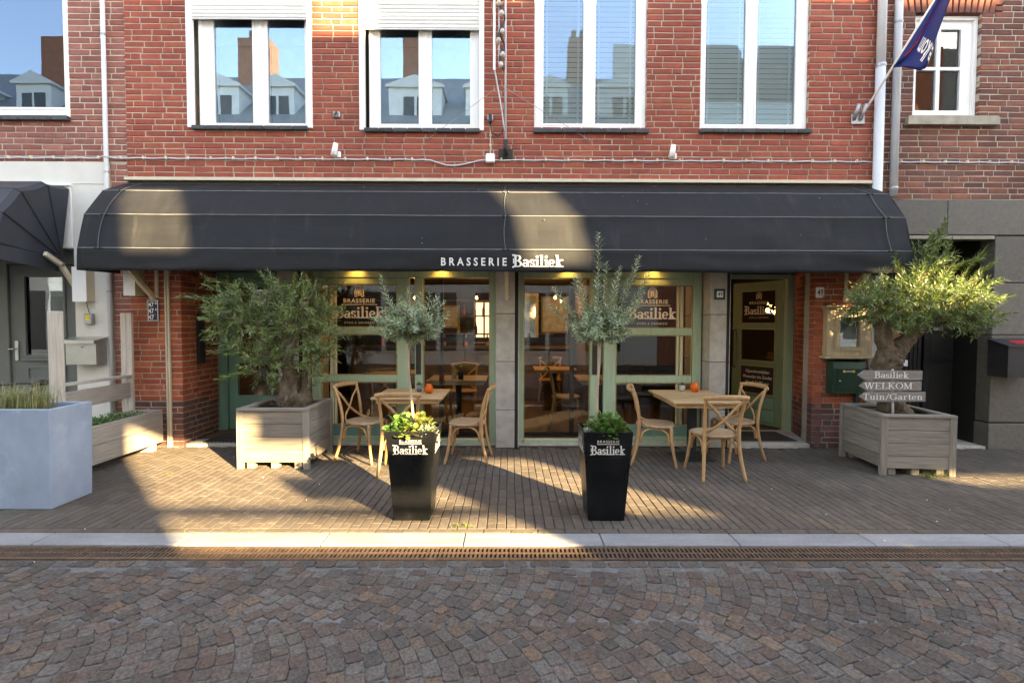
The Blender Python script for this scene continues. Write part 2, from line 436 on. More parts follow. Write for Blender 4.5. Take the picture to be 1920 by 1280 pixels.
M['menuwood'] = mat('limed_wood', [(.46, .34, .20)], 4, .7, .25, 60, stretch=(8, 8, 1), mottle=.2, wear=(.30, .21, .12), wear_at=.6, wear_scale=3)
M['signwood'] = mat('sign_wood', [(.15, .125, .105), (.18, .15, .125)], 4, .8, .3, 60, stretch=(1, 12, 12), mottle=.28)
M['orange'] = mat('orange_glass', [(.85, .17, .015)], 6, .15, 0, mottle=.12, vary=0, trans=.4)
M['pot'] = mat('pot', [(.52, .50, .45)], 12, .8, .2, 80)
M['pot_grey'] = mat('pot_grey', [(.14, .14, .135)], 12, .8, .2, 80)
M['navy'] = mat('enamel_navy', [(.006, .008, .035)], 5, .25, 0, vary=0)
M['enamel'] = mat('enamel_white', [(.80, .78, .74)], 5, .3, 0, vary=0, mottle=.03)
M['flag'] = mat('flag_blue', [(.008, .022, .13)], 4, .7, .1, 200, mottle=.12, vary=0, trans=.15)
M['red'] = mat('red', [(.50, .015, .02)], 4, .6, 0, vary=0)
M['yellow'] = mat('yellow', [(.75, .50, .02)], 4, .5, 0, vary=0)
M['bulb'] = mat('clear_bulb', [(.55, .47, .38)], 6, .15, 0, vary=.1)
M['plastic'] = mat('dark_plastic', [(.02, .02, .022)], 6, .45, .05)
M['paper'] = mat('paper', [(.72, .72, .74)], 4, .6, 0, mottle=.06, vary=0)
M['blind'] = mat('blind', [(.80, .80, .78)], 4, .5, 0, vary=0, mottle=.03)
M['curtain'] = mat('curtain', [(.30, .28, .24)], 4, .8, 0, vary=0)
M['slate_roof'] = mat('slate_roof', [(.20, .205, .20), (.23, .235, .23), (.18, .185, .18)], 8, .6, .4, 40, mottle=.2)
M['far_white'] = mat('far_white', [(.80, .78, .74)], 3, .8, .1, 60, mottle=.05)
M['far_brick'] = mat('far_brick', [(.33, .12, .07)], 6, .85, .3, 60, mottle=.2)
M['far_tile'] = mat('far_tile', [(.22, .10, .06)], 8, .7, .4, 50, mottle=.25)
M['glass_up'] = glass('glass_upper', .17, sky_tint=(.52, .76, 1.0))  # blue of the reflected sky is put into the reflection colour
M['glass_blind'] = glass('glass_upper_blind', .035, sky_tint=(.40, .70, 1.0))
M['mirror'] = mat('mirror', [(.8, .8, .8)], 3, .05, 0, metal=1.0, vary=0, mottle=.02)
M['glass_shop'] = glass('glass_shop', .0)
M['glass_small'] = glass('glass_small', .06)

# ------------------------------------------------------------------ ground, road, kerb, drain, pavement
WALL = 6.60            # facade plane
KERB0, KERB1 = 3.69, 3.90     # kerb, street side / pavement side
GR0 = 3.49             # street side of the drain
mb = MB(); mb.poly([(-300, -300, -.30), (300, -300, -.30), (300, 300, -.30), (-300, 300, -.30)])
tag(mb.build('ground', M['cobble_joint']), 'flat ground under the street and the houses', 'ground', kind='structure')

road = MB().poly([(-60, -3.2, -.0280), (60, -3.2, -.0280), (60, GR0, -.0280), (-60, GR0, -.0280)]).build('road', M['cobble_joint'])
tag(road, 'cobbled street of small brown and grey setts laid in arcs', 'road', kind='structure')

def sett(seed):
    rg = random.Random(seed)
    pts = []
    for (x, y) in ((-.5, -.5), (.5, -.5), (.5, .5), (-.5, .5)):
        pts.append((x + rg.uniform(-.055, .055), y + rg.uniform(-.055, .055)))
    ring = []
    for i in range(4):
        a, b, c = Vector(pts[i - 1]), Vector(pts[i]), Vector(pts[(i + 1) % 4])
        k1, k2 = rg.uniform(.05, .17), rg.uniform(.05, .17)
        ring += [b + (a - b) * k1, b + (c - b) * k2]
    m = MB(); n = 8
    ring = [p * .1 for p in ring]
    vs = [(p.x, p.y, -.030) for p in ring] + [(p.x * .995, p.y * .995, -.0045) for p in ring]
    vs += [(p.x * .93, p.y * .93, rg.uniform(-.0012, .0012)) for p in ring] + [(rg.uniform(-.01, .01), rg.uniform(-.01, .01), .0012)]
    fs = []
    for i in range(n):
        j = (i + 1) % n
        fs += [(i, j, n + j, n + i), (n + i, n + j, 2 * n + j, 2 * n + i), (2 * n + i, 2 * n + j, 3 * n)]
    m.add(vs, fs)
    me = m.mesh('sett', False)
    me.materials.append(M['cobble'])
    return m, me
SETTS = [sett(100 + i) for i in range(28)]
spots = []     # x, y, width, depth, angle
rg = random.Random(3)
x = -7.5
while x < 7.5:         # straight course along the drain
    w = rg.uniform(.085, .15)
    spots.append((x + w / 2, GR0 - .055, w, .085, 0)); x += w + .010
ARC_R = .95; CH = 1.34
for seg in range(3):
    yc = 3.43 - .62 + .0 - seg * CH + .62       # crown of the arc
    yc = 3.40 - seg * CH
    k = 0
    xx = -8.0
    while xx < 7.0:
        sp = rg.uniform(.084, .096)
        half = math.asin(min(1, CH / 2 / ARC_R))
        a = -half + rg.uniform(0, .10)
        while a < half:
            la = rg.uniform(.080, .120)
            da = la / ARC_R
            am = a + da / 2
            if am > half:
                la = (half - a) * ARC_R
                if la < .03: break
                da = half - a + .001; am = a + da / 2
            px = xx + ARC_R * math.cos(am); py = yc + ARC_R * math.sin(am)
            if .9 < py < GR0 - .125 and -6.2 < px < 6.2:
                spots.append((px, py, sp * math.cos(am) * .93 + .004, la * .94, am))
            a += da
        xx += sp
for seg in range(2):        # small stones that close the valley between two arcs
    yv = 3.40 - CH / 2 - seg * CH; x = -6.2
    while x < 6.2:
        w = rg.uniform(.045, .075)
        spots.append((x + w / 2, yv + rg.uniform(-.014, .014), w, rg.uniform(.05, .075), rg.uniform(-.3, .3)))
        x += w + .012
def view_px(p):
    v = Vector(p) - EYE
    d = v.dot(_f)
    if d < .1: return None
    return (512 + 512 * v.dot(_rr) / d, 341 - 512 * v.dot(_uu) / d, d)
def in_view(p, m=4):
    q = view_px(p)
    return q is not None and -m < q[0] < 1024 + m and -m < q[1] < 682 + m
vis = [s for s in spots if in_view((s[0], s[1], -.02), 10)]
vis.sort(key=lambda s: (Vector((s[0], s[1], 0)) - EYE).length / math.sqrt(s[2] * s[3]))
single = set(id(s) for s in vis[:300])
field = MB()
for s in spots:
    px, py, w, d, a = s
    z = -.020 + rg.uniform(-.0035, .0035)
    tx, ty = rg.gauss(0, .014), rg.gauss(0, .014)
    m, me = SETTS[rg.randrange(len(SETTS))]
    rz = a + rg.choice((0, math.pi)) + rg.uniform(-.07, .07)
    if id(s) in single:
        inst('cobble', me, road, (px, py, z), (tx, ty, rz), (w * 10, d * 10, 1))
    else:
        mt = Matrix.Translation((px, py, z)) @ Matrix.Rotation(rz, 4, 'Z') @ Matrix.Rotation(tx, 4, 'X') @ Matrix.Diagonal((w * 10, d * 10, 1, 1))
        field.add([mt @ Vector(v) for v in m.v], m.f)
tag(field.build('cobbles', M['cobble'], road), 'small worn setts filling the rest of the street', kind='stuff')

# kerb of granite blocks
kerb = MB().box(-40, 40, KERB0 + .01, KERB1 - .01, -.25, -.030).build('kerb', M['pit'])
tag(kerb, 'pale granite kerb between pavement and drain', 'kerb', kind='structure')
xk = -8.62
kx = [-8.7, -7.66, -6.62, -5.55, -4.52, -3.48, -2.42, -1.38, -.335, .70, 1.70, 2.70, 3.69, 4.7, 5.7, 6.7, 7.7, 8.7]
for a, b in zip(kx, kx[1:]):
    MB().box(a + .003, b - .003, KERB0 + .002, KERB1 - .003, -.10, rg.uniform(-.001, .001), .007).build('kerb_stone', M['kerb'], kerb)

# cast-iron drain
drain = thing('drain_channel', (0, GR0, -.03), 'rusty slotted drain running along the granite kerb', 'drain')
MB().box(-40, 40, GR0 + .004, KERB0 - .004, -.22, -.075).build('channel_floor', M['pit'], drain)
g = MB()
for y0, y1 in ((0, .024), (.088, .108), (.172, .196)): g.box(-.249, .249, y0, y1, -.030, 0, .002)
for k in range(16):
    xx = -.25 + .5 * (k + .5) / 16
    g.box(xx - .0075, xx + .0075, .024, .088, -.028, -.001)
    g.box(xx - .0075, xx + .0075, .108, .172, -.028, -.001)
gm = g.mesh('grate_section'); gm.materials.append(M['rust'])
for i in range(-16, 16):
    inst('grate_section', gm, drain, (.25 + i * .5, .002, .016 + rg.uniform(-.001, .001)), (0, rg.uniform(-.002, .002), 0))

# clinker pavement
pav = MB().poly([(-40, KERB1, -.009), (40, KERB1, -.009), (40, 7.0, -.009), (-40, 7.0, -.009)]).build('pavement', M['paver_joint'])
tag(pav, 'brown clinker brick pavement in front of the brasserie', 'pavement', kind='structure')
PL, PW = .205, .0715
pvars = []
for i in range(8):
    r2 = random.Random(i)
    m = MB(); b = .004
    c = [(sx * PL / 2 + r2.uniform(-.0022, .0022), sy * PW / 2 + r2.uniform(-.0015, .0015)) for sx, sy in ((-1, -1), (1, -1), (1, 1), (-1, 1))]
    m.add([(x, y, -.03) for x, y in c] + [(x, y, -b) for x, y in c] + [(x - math.copysign(b, x), y - math.copysign(b, y), r2.uniform(-.0004, .0004)) for x, y in c],
          [(i0, (i0 + 1) % 4, 4 + (i0 + 1) % 4, 4 + i0) for i0 in range(4)] + [(4 + i0, 4 + (i0 + 1) % 4, 8 + (i0 + 1) % 4, 8 + i0) for i0 in range(4)] + [(8, 9, 10, 11)])
    me = m.mesh('paver'); me.materials.append(M['paver'])
    pvars.append((m, me))
ps = []
x = -8.0
while x < 8.2:
    ps.append((x + PL / 2, KERB1 + .041, 0.0, 1.0)); x += PL + .006
col = 0; x = -8.0
while x < 8.2:
    off = (0.0, .105, .052, .157)[col % 4] if col % 2 else (.0, .105)[(col // 2) % 2]
    y = KERB1 + .082 - off + rg.uniform(-.006, .006)
    while y < 6.98:
        yc = y + PL / 2
        lo_ = max(y, KERB1 + .083); ln = y + PL - lo_
        if ln > .02: ps.append((x + PW / 2, lo_ + ln / 2, math.pi / 2, ln / PL))
        y += PL + .006
    x += PW + .0060; col += 1
def pav_ok(p):
    return p[1] < 6.62 or (-4.2 < p[0] < -2.9 and p[1] < 6.5)
ps = [p for p in ps if pav_ok(p)]
vis = [p for p in ps if in_view((p[0], p[1], 0), 0) and not (-.98 < p[0] < -.6 and 4.07 < p[1] < 4.6) and not (.62 < p[0] < .98 and 4.07 < p[1] < 4.6)]
vis.sort(key=lambda p: (Vector((p[0], p[1], 0)) - EYE).length)
single = set(id(s) for s in vis[:300])
field = MB()
for p in ps:
    m, me = pvars[rg.randrange(8)]
    z = rg.uniform(-.0016, .0016); rz = p[2] + rg.choice((0, math.pi)) + rg.gauss(0, .006)
    tx, ty = rg.gauss(0, .004), rg.gauss(0, .004)
    if id(p) in single: inst('paver', me, pav, (p[0], p[1], z), (tx, ty, rz), (p[3], 1, 1))
    else:
        mt = Matrix.Translation((p[0], p[1], z)) @ Matrix.Rotation(rz, 4, 'Z') @ Matrix.Rotation(tx, 4, 'X') @ Matrix.Diagonal((p[3], 1, 1, 1))
        field.add([mt @ Vector(v) for v in m.v], m.f)
tag(field.build('pavers', M['paver'], pav), 'narrow brown clinker bricks covering the rest of the pavement', kind='stuff')

# the pavement across the street
far_pav = MB().box(-40, 40, -5.0, -3.2, -.2, .08).build('pavement_opposite', M['paver'])
tag(far_pav, 'pavement on the opposite side of the street', 'pavement', kind='structure')

# ------------------------------------------------------------------ houses across the street (seen as reflections, and shading the street)
TAN = math.tan(SUN_AZ)
def skew(mb, x0, x1, y0, dep, z0, z1):
    c = [(x0, y0), (x1, y0), (x1 + dep * TAN, y0 - dep), (x0 + dep * TAN, y0 - dep)]
    return mb.hexa([(x, y, z0) for x, y in c[::-1]] + [(x, y, z1) for x, y in c[::-1]])
YB = -5.0
def far_window(root, x, z, w, h, y=YB):
    fr = MB().box(x - w / 2, x + w / 2, y - .02, y + .03, z, z + h)
    fr = fr.build('window', M['far_white'], root)
    for s in (-1, 1):
        MB().box(x + s * w * .25 - w * .19, x + s * w * .25 + w * .19, y + .032, y + .04, z + .09, z + h - .09).build('pane', M['slate_tile'], fr)
def H(y, z):      # height at which the sun ray that reaches (y, z) passes over the opposite building line
    return (y - YB) / math.cos(SUN_AZ) * math.tan(SUN_EL) + z
TOP = H(6.6, 5.75)
hA = thing('opposite_house', (-5, YB, 0), 'white rendered house row across the street with slate roof and dormers', 'house')
w = MB(); w.box(-32, 3.0, YB - 6, YB, 3.3, 8.55); skew(w, 3.0, 5.42, YB, 6, 3.3, 8.55); skew(w, 3.8, 6.23, YB - .9, 4, 8.55, TOP + .45)  # rear block at the right end added to shade the upper left bricks
w2 = MB(); w2.box(-32, 3.0, YB - 6, YB, 0, 3.3); skew(w2, 3.0, 5.42, YB, 6, 0, 3.3); w2.build('ground_floor', M['far_white'], hA)
w.build('wall', M['far_white'], hA)
MB().prism([(YB + .25, 8.5), (YB + .25, 8.62), (YB - 3.6, 11.9), (YB - 7.3, 8.62), (YB - 7.3, 8.5)], lambda u, v, a: (a, u, v), -32, 5.3).build('roof', M['slate_roof'], hA)
for i, x in enumerate((-27.5, -22.5, -19.6, -16.9, -13.2, -10.4, -8.35, -3.4, -.9, 1.45, 4.1)):
    dw = (.62, .95, .70)[i % 3]
    d = MB().box(x - dw, x + dw, YB - 1.6, YB - .25, 8.6, 10.0)
    d.prism([(x - dw - .1, 10.0), (x + dw + .1, 10.0), (x + dw + .1, 10.08), (x, 10.45), (x - dw - .1, 10.08)], lambda u, v, a: (u, a, v), YB - 1.7, YB - .15)
    dm = d.build('dormer', M['far_white'], hA)
    for s in (-1, 1):
        MB().box(x + s * .24 - .19, x + s * .24 + .19, YB - .26, YB - .235, 8.9, 9.7).build('pane', M['slate_tile'], dm)
for x, y, wd, zt in ((-10.4, -8.2, 1.3, 13.1), (-4.0, -8.6, .9, 13.6), (2.9, -8.4, 1.0, 13.3), (-14.3, -8.5, 1.0, 13.0), (-17.6, -7.9, 2.0, 12.9), (-24, -8.5, 1.2, 13.2)):
    c = MB().box(x - wd / 2, x + wd / 2, y - .4, y + .4, 10.8, zt).build('chimney', M['far_brick'], hA)
    for k in (-.25, .1): MB().lathe([(.12, zt), (.11, zt + .45)], (x + k, y, 0), 10).build('chimney_pot', M['far_tile'], c)
for x in range(-17, 5, 2):
    far_window(hA, x + .4, .5 if x % 4 else .15, 1.5, 2.3)
    for z in (4.0, 6.2): far_window(hA, x + .4, z, 1.0, 1.5)
hB = thing('opposite_sun_block', (8, YB, 0), 'white slabs added across the street to shape the sun patches', 'house')
AWN = H(6.45, 3.32)
wB = MB()  # added slabs with gaps, shaped to cut the sunlight into patches
skew(wB, 5.42, 6.75, YB, .3, H(6.6, .2), H(5.86, 2.42)); skew(wB, 6.75, 8.3, YB, .3, H(5.6, .42), H(5.86, 2.42)); skew(wB, 6.12, 8.3, YB, .3, H(5.86, 2.42), AWN)
skew(wB, 8.3, 9.42, YB, .3, 0, H(6.1, .1)); skew(wB, 8.3, 10.75, YB, .3, H(6.1, .1), H(5.86, 2.3)); skew(wB, 8.3, 9.95, YB, .3, H(5.86, 2.3), AWN)
skew(wB, 5.42, 10.75, YB, .3, AWN, AWN + .5)
wB.build('wall', M['far_white'], hB)
rB = MB(); skew(rB, 5.42, 10.75, YB - .05, .4, AWN + .5, H(6.6, 5.3)); skew(rB, 5.42, 8.0, YB - .05, .4, H(6.6, 5.3), TOP); skew(rB, 8.75, 10.75, YB - .05, .4, H(6.6, 5.3), TOP)  # top notched to let one sun patch onto the upper wall
rB.build('roof', M['slate_roof'], hB)
gw = thing('garden_wall', (8, YB, 0), 'brick garden wall closing the passage across the street', 'wall')
skew(MB(), 5.42, 9.42, YB, .12, 0, H(3.56, 0)).build('wall', M['far_brick'], gw)
skew(MB(), 9.42, 10.15, YB, .12, 0, H(4.3, 0)).build('wall', M['far_brick'], gw)
skew(MB(), 5.42, 9.42, YB, .1, H(4.30, 0), H(4.46, 0)).build('rail', M['darkwood'], gw)
skew(MB(), 7.0, 7.75, YB - .2, .1, H(4.08, .40), H(4.08, .72)).build('lettering_sun_block', M['darkwood'], hB)  # added board that only keeps sun off the left planter's lettering
hC = thing('opposite_corner_house', (12, YB, 0), 'narrow cream corner house across the street', 'house')
skew(skew(MB(), 10.75, 13.75, YB, 5, 0, 8.6), 10.15, 10.74, YB, .3, 0, H(6.1, .1)).build('wall', M['far_white'], hC)
skew(MB(), 10.6, 13.8, YB + .05, 5.2, 8.6, TOP).build('roof', M['slate_roof'], hC)
for z in (1.0, 4.0, 6.4): far_window(hC, 12.3, z, 1.2, 1.6)
skew(MB(), 13.75, 15.35, YB, .15, H(5.55, 0), H(6.6, 1.35)).build('lower_sun_block', M['far_brick'], hC)  # slab added to block sun between the ground patch and the olive crown
skew(MB(), 13.75, 15.35, YB, .3, H(5.86, 2.33), TOP).build('upper_sun_block', M['far_brick'], hC)  # slab added to keep sun off the awning end and the wall above
gw2 = thing('yard_wall', (14.5, YB, 0), 'high yard wall between two houses across the street', 'wall')
skew(MB(), 13.75, 15.35, YB, .12, 0, H(5.08, 0)).build('wall', M['far_brick'], gw2)
hD = thing('opposite_brick_house', (20, YB, 0), 'long brick house at the end of the row across the street', 'house')
skew(MB(), 15.35, 19, YB, 5, 0, 8.8).build('wall', M['far_white'], hD)
skew(MB(), 15.35, 19, YB - .1, 4.8, 8.8, TOP).build('roof', M['slate_roof'], hD)
MB().box(23.6, 40, YB - 6, YB, 0, TOP).build('wall', M['far_brick'], hD)
MB().box(19.2, 23.5, YB - .8, YB - .02, 0, TOP - .1).build('wall', M['far_brick'], hD)
MB().prism([(YB + .2, TOP), (YB - 3, TOP + 2.5), (YB - 6, TOP)], lambda u, v, a: (a, u, v), 20, 40).build('roof', M['far_tile'], hD)
for x in (17, 20.5, 22.5): far_window(hD, x, 5, 1.2, 1.6)

# ------------------------------------------------------------------ brick laying
BL, BH, BD = .2410, .0620, .11
MOD, CRS = .2530, .0738
def brick_mesh(seed, kind):
    r2 = random.Random(seed); m = MB(); b = .005
    j = lambda s: r2.uniform(-s, s)
    c = [(sx * BL / 2 + j(.003), sz * BH / 2 + j(.0022)) for sx, sz in ((-1, -1), (1, -1), (1, 1), (-1, 1))]
    fy = [j(.0015) for _ in range(4)]
    vs = [(x, BD, z) for x, z in c] + [(x, b + .001, z) for x, z in c] + [(x - math.copysign(b * 1.2, x), fy[i], z - math.copysign(b, z)) for i, (x, z) in enumerate(c)]
    fs = [(i, 4 + i, 4 + (i + 1) % 4, (i + 1) % 4)[::-1] for i in range(4)] + [(4 + i, 8 + i, 8 + (i + 1) % 4, 4 + (i + 1) % 4)[::-1] for i in range(4)] + [(8, 9, 10, 11)]
    m.add(vs, fs)
    return m
BV = [brick_mesh(i, 0) for i in range(12)]
BME = {}
def brick_me(i, key):
    if (i, key) not in BME:
        me = BV[i].mesh('brick'); me.materials.append(M[key]); BME[(i, key)] = me
    return BME[(i, key)]
def lay(x0, x1, z0, z1, holes, seed, split=.10):
    r2 = random.Random(seed); out = []
    k = 0; z = z0
    while z + CRS <= z1 + .02:
        zc = z + CRS / 2
        iv = [(x0, x1)]
        for h in holes:
            if h[2] < zc < h[3]:
                nv = []
                for a, b in iv:
                    if h[1] <= a or h[0] >= b: nv.append((a, b)); continue
                    if h[0] > a: nv.append((a, h[0]))
                    if h[1] < b: nv.append((h[1], b))
                iv = nv
        e = -14.0 + (k % 2) * MOD * .5 + r2.uniform(-.025, .025)
        edges = []
        while e < 14.0:
            L = MOD
            if r2.random() < split: L = MOD * .5
            edges.append(e); e += L + r2.uniform(-.004, .004)
        for a, b in iv:
            cut = [a] + [q for q in edges if a + .05 < q < b - .05] + [b]
            for p, q in zip(cut, cut[1:]):
                l, r = (p + .0065 if p > a else p), (q - .0065 if q < b else q)
                if r - l > .02: out.append(((l + r) / 2, zc, r - l))
        z += CRS; k += 1
    return out
def set_bricks(part, pieces, key, org, ang, budget, seed, foot=None, scx=None, label='bricks'):
    """org: 3D point of local x=0 on the wall face; ang: direction of the wall in plan. Returns how many were set as single bricks."""
    r2 = random.Random(seed)
    ca, sa = math.cos(ang), math.sin(ang)
    W = lambda x, z: Vector((org[0] + ca * x, org[1] + sa * x, z))
    full = [p for p in pieces if p[2] > .2 and in_view(W(p[0], p[1]), 0) and not (2.25 < p[1] < 3.45 and -5 < W(p[0], 0).x < 4.65)]
    full.sort(key=lambda p: (W(p[0], p[1]) - EYE).length)
    single = set(id(p) for p in full[:budget])
    rest = {}
    po = Vector(part['_o']) if '_o' in part else Vector((0, 0, 0))
    for p in pieces:
        i = r2.randrange(12); x, z, L = p
        kk = foot if (foot and z < .56 + r2.uniform(-.05, .05)) else key
        w = W(x, z); rot = (r2.gauss(0, .004), r2.gauss(0, .004), ang)
        off = r2.uniform(-.0022, .0022)
        w += Vector((-sa, ca, 0)) * off
        s = (L / BL, 1, 1)
        if id(p) in single:
            inst('brick', brick_me(i, kk), part, w - po, rot, s)
        else:
            mt = Matrix.Translation(w) @ Matrix.Rotation(ang, 4, 'Z') @ Matrix.Rotation(rot[1], 4, 'Y') @ Matrix.Diagonal((*s, 1))
            rest.setdefault(kk, MB()).add([mt @ Vector(v) for v in BV[i].v], BV[i].f)
    for kk, m in rest.items():
        o = m.build('bricks', M[kk], part)
        o['kind'] = 'stuff'
    return min(budget, len(full))

def beads(mb, x0, x1, z0, z1, y0, y1, w):     # thin ring just inside an opening
    mb.box(x0, x1, y0, y1, z0, z0 + w); mb.box(x0, x1, y0, y1, z1 - w, z1)
    mb.box(x0, x0 + w, y0, y1, z0 + w, z1 - w); mb.box(x1 - w, x1, y0, y1, z0 + w, z1 - w)

# ------------------------------------------------------------------ the brasserie house
house = thing('brick_house', (0, WALL, 0), 'red brick house in the middle with the brasserie on its ground floor', 'house')
HX0, HX1 = -4.86, 4.70
UPW = [(-4.075, -2.50, 4.09, 5.98), (-1.905, -.33, 4.07, 5.98), (.305, 1.735, 4.075, 5.98), (2.415, 3.80, 4.085, 5.98)]
wall = MB()
for (a, b, c, d) in cells(HX0, HX1, 3.44, 7.6, UPW): wall.box(a, b, WALL + .007, WALL + .30, c, d)
wall.box(HX0, -4.217, WALL + .007, WALL + .24, -.02, 3.44)
wall.box(3.945, HX1, WALL + .007, WALL + .24, -.02, 3.44)
wall.box(-4.84, -4.216, WALL + .24, WALL + .86, -.02, 3.44)      # left return
c2 = [(3.949, WALL + .02), (4.70, WALL + .24), (4.70, WALL + .86), (4.159, WALL + .86)]
wall.hexa([(x, y, -.02) for x, y in c2] + [(x, y, 3.44) for x, y in c2])
wall = wall.build('wall', M['mortar'], house)
up = lay(HX0 + .002, HX1, 3.445, 6.5, UPW, 11)
n = set_bricks(wall, up, 'brick_main', (0, WALL, 0), 0, 250, 5)
lowL = lay(HX0 + .002, -4.212, .0, 2.9, [], 12)
lowR = lay(3.935, HX1, .0, 2.9, [], 13)
set_bricks(wall, lowL + lowR, 'brick_low', (0, WALL, 0), 0, 30, 6, foot='brick_foot')
# returns of the two entrances
retL = lay(.01, .80, .0, 2.9, [], 14, .3)
set_bricks(wall, retL, 'brick_low', (-4.210, WALL, 0), math.pi / 2, 10, 7, foot='brick_foot')
ra = math.atan2(.80, .20)
retR = lay(.01, .82, .0, 2.9, [], 15, .3)
pr_ = [(.825 - x, z, L) for x, z, L in retR]
set_bricks(wall, pr_, 'brick_low', (4.13, WALL + .80, 0), ra + math.pi, 10, 8, foot='brick_foot')

# upper windows
def win_frame(root, x0, x1, z0, z1, panes, y, border=.05):
    f = MB()
    for (a, b, c, d) in cells(x0, x1, z0, z1, panes): f.box(a, b, y + .012, y + .075, c, d)
    beads(f, x0, x1, z0, z1, y, y + .011, border)
    mid = [(panes[0][1] + panes[1][0]) / 2] if len(panes) > 1 else []
    for m in mid: f.box(m - .028, m + .028, y + .002, y + .0115, z0 + border, z1 - border, .003)
    for p in panes:
        beads(f, p[0] - .03, p[1] + .03, p[2] - .03, p[3] + .03, y + .004, y + .0115, .024)
    return f.build('window', M['white'], root)
def sill(root, x0, x1, z0, z1, n):
    w = (x1 - x0) / n
    for i in range(n):
        MB().cbox((x0 + w * (i + .5), WALL + .025, (z0 + z1) / 2), (w / 2 - .003, 0, 0), (0, .075, .0), (0, -.004, (z1 - z0) / 2), .006).build('sill_tile', M['slate_tile'], root)
def blind(root, x0, x1, z0, z1, y, step=.064):
    b = MB(); z = z0 + .02
    while z < z1:
        b.cbox(((x0 + x1) / 2, y, z), ((x1 - x0) / 2, 0, 0), (0, .010, -.0235), (0, .0008, .0006)); z += step
    for f in (.12, .86):
        xx = x0 + (x1 - x0) * f
        b.box(xx - .012, xx + .012, y - .019, y - .017, z0, z1)
    b.build('venetian_blind', M['blind'], root)
for i, (a, b, c, d) in enumerate(UPW):
    if i < 2:
        dz = 5.45 if i == 0 else 5.335
        yw = WALL + .085
        pl = [(-3.785, -3.30), (-3.10, -2.63)] if i == 0 else [(-1.665, -1.175), (-1.005, -.515)]
        wn = win_frame(house, a + .10, b - .07, c + .0, d, [(p[0], p[1], 4.17, d - .12) for p in pl], yw)
        sh = MB(); z = dz
        sh.box(a + .055, b - .055, WALL + .018, WALL + .035, dz - .018, dz)
        while z < d:
            sh.prism([(WALL + .024, z), (WALL + .014, z + .008), (WALL + .014, z + .038), (WALL + .024, z + .0465), (WALL + .03, z + .0465), (WALL + .03, z)], lambda u, v, q: (q, u, v), a + .055, b - .055)
            z += .047
        sh.build('roller_shutter', M['shutter'], wn)
        for s0, s1 in ((a, a + .062), (b - .062, b)):
            MB().box(s0, s1, WALL - .022, WALL + .055, c - .02, d, .004).build('guide_rail', M['white'], wn)
        sill(wn, a + .062, b - .05, c - .05, c - .002, 8)
        bl = [(p[0], p[1]) for p in pl]
        for p in pl:
            MB().box(p[0] - .02, p[1] + .02, yw + .03, yw + .036, 4.15, d - .1).build('pane', M['glass_up'], wn)
            MB().box(p[0] - .04, p[1] + .04, yw + .16, yw + .17, 5.22, d).build('roller_blind', M['curtain'], wn)
            MB().box(p[0] - .04, p[1] + .04, yw + .20, yw + .21, 4.1, 5.3).build('net_curtain', M['curtain'], wn)
    else:
        yw = WALL + .05
        pl = [(.425, .93), (1.09, 1.60)] if i == 2 else [(2.50, 3.00), (3.155, 3.65)]
        wn = win_frame(house, a + .004, b - .004, c + .0, d, [(p[0], p[1], 4.175, d - .12) for p in pl], yw)
        sill(wn, a - .012, b + .03, c - .052, c - .002, 8)
        for p in pl:
            MB().box(p[0] - .02, p[1] + .02, yw + .03, yw + .036, 4.15, d - .1).build('pane', M['glass_blind'], wn)
            blind(wn, p[0] - .02, p[1] + .02, 4.15, d, yw + .075)
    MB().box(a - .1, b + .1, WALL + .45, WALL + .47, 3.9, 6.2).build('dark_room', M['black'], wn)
    rb = MB(); rb.box(a - .02, b + .02, WALL + .30, WALL + .45, 3.98, 4.03); rb.build('inner_sill', M['white'], wn)

YF = WALL + .235
# beam over the awning, lintel and soffit
bm_ = MB().box(-4.85, 4.60, WALL - .075, WALL + .005, 3.395, 3.437, .004)
bm_.build('cornice', M['cream'], house)
MB().box(-4.83, 4.58, WALL - .03, WALL + .006, 3.27, 3.39).build('awning_board', M['darkwood'], house)
MB().box(-4.20, 3.93, WALL + .03, WALL + .42, 2.44, 3.43).build('lintel', M['darkwood'], house)
for a_, b_ in ((-2.655, -.18), (.13, 2.585)): MB().box(a_, b_, YF + .008, YF + .09, 2.303, 2.436).build('head_board', M['green'], house)
MB().box(-4.2, -2.99, WALL + .2, WALL + .42, 2.33, 2.436).build('lintel', M['darkwood'], house)
MB().box(2.87, 3.93, WALL + .2, WALL + .42, 2.36, 2.436).build('lintel', M['darkwood'], house)
MB().box(-4.20, -2.63, WALL + .42, WALL + 1.2, 2.33, 2.5).build('porch_ceiling', M['darkwood'], house)
MB().box(2.6, 4.14, WALL + .42, WALL + 1.2, 2.35, 2.5).build('porch_ceiling', M['darkwood'], house)

# stone piers, one object per block
def pier(x0, x1, y0, y1, zj):
    p = MB().box(x0 + .012, x1 - .012, y0 + .012, y1, -.02, 2.3).build('stone_pier', M['pit'], house)
    for a, b in zip(zj, zj[1:]):
        MB().box(x0, x1 - .055, y0, y1 - .01, a + .003, b - .003, .005).build('stone_block', M['stone'], p)
        MB().box(x1 - .052, x1, y0 + .015, y1 - .01, a + .003, b - .003, .005).build('stone_block', M['stone'], p)
    return p
pier(-.175, .125, WALL - .03, WALL + .26, [0.0, .495, 1.12, 1.735, 2.31])
pier(2.59, 2.86, WALL + .0, WALL + .95, [0.0, .495, 1.12, 1.735, 2.31])
pier(-2.98, -2.66, WALL + .0, WALL + .95, [0.0, .495, 1.12, 1.735, 2.31])

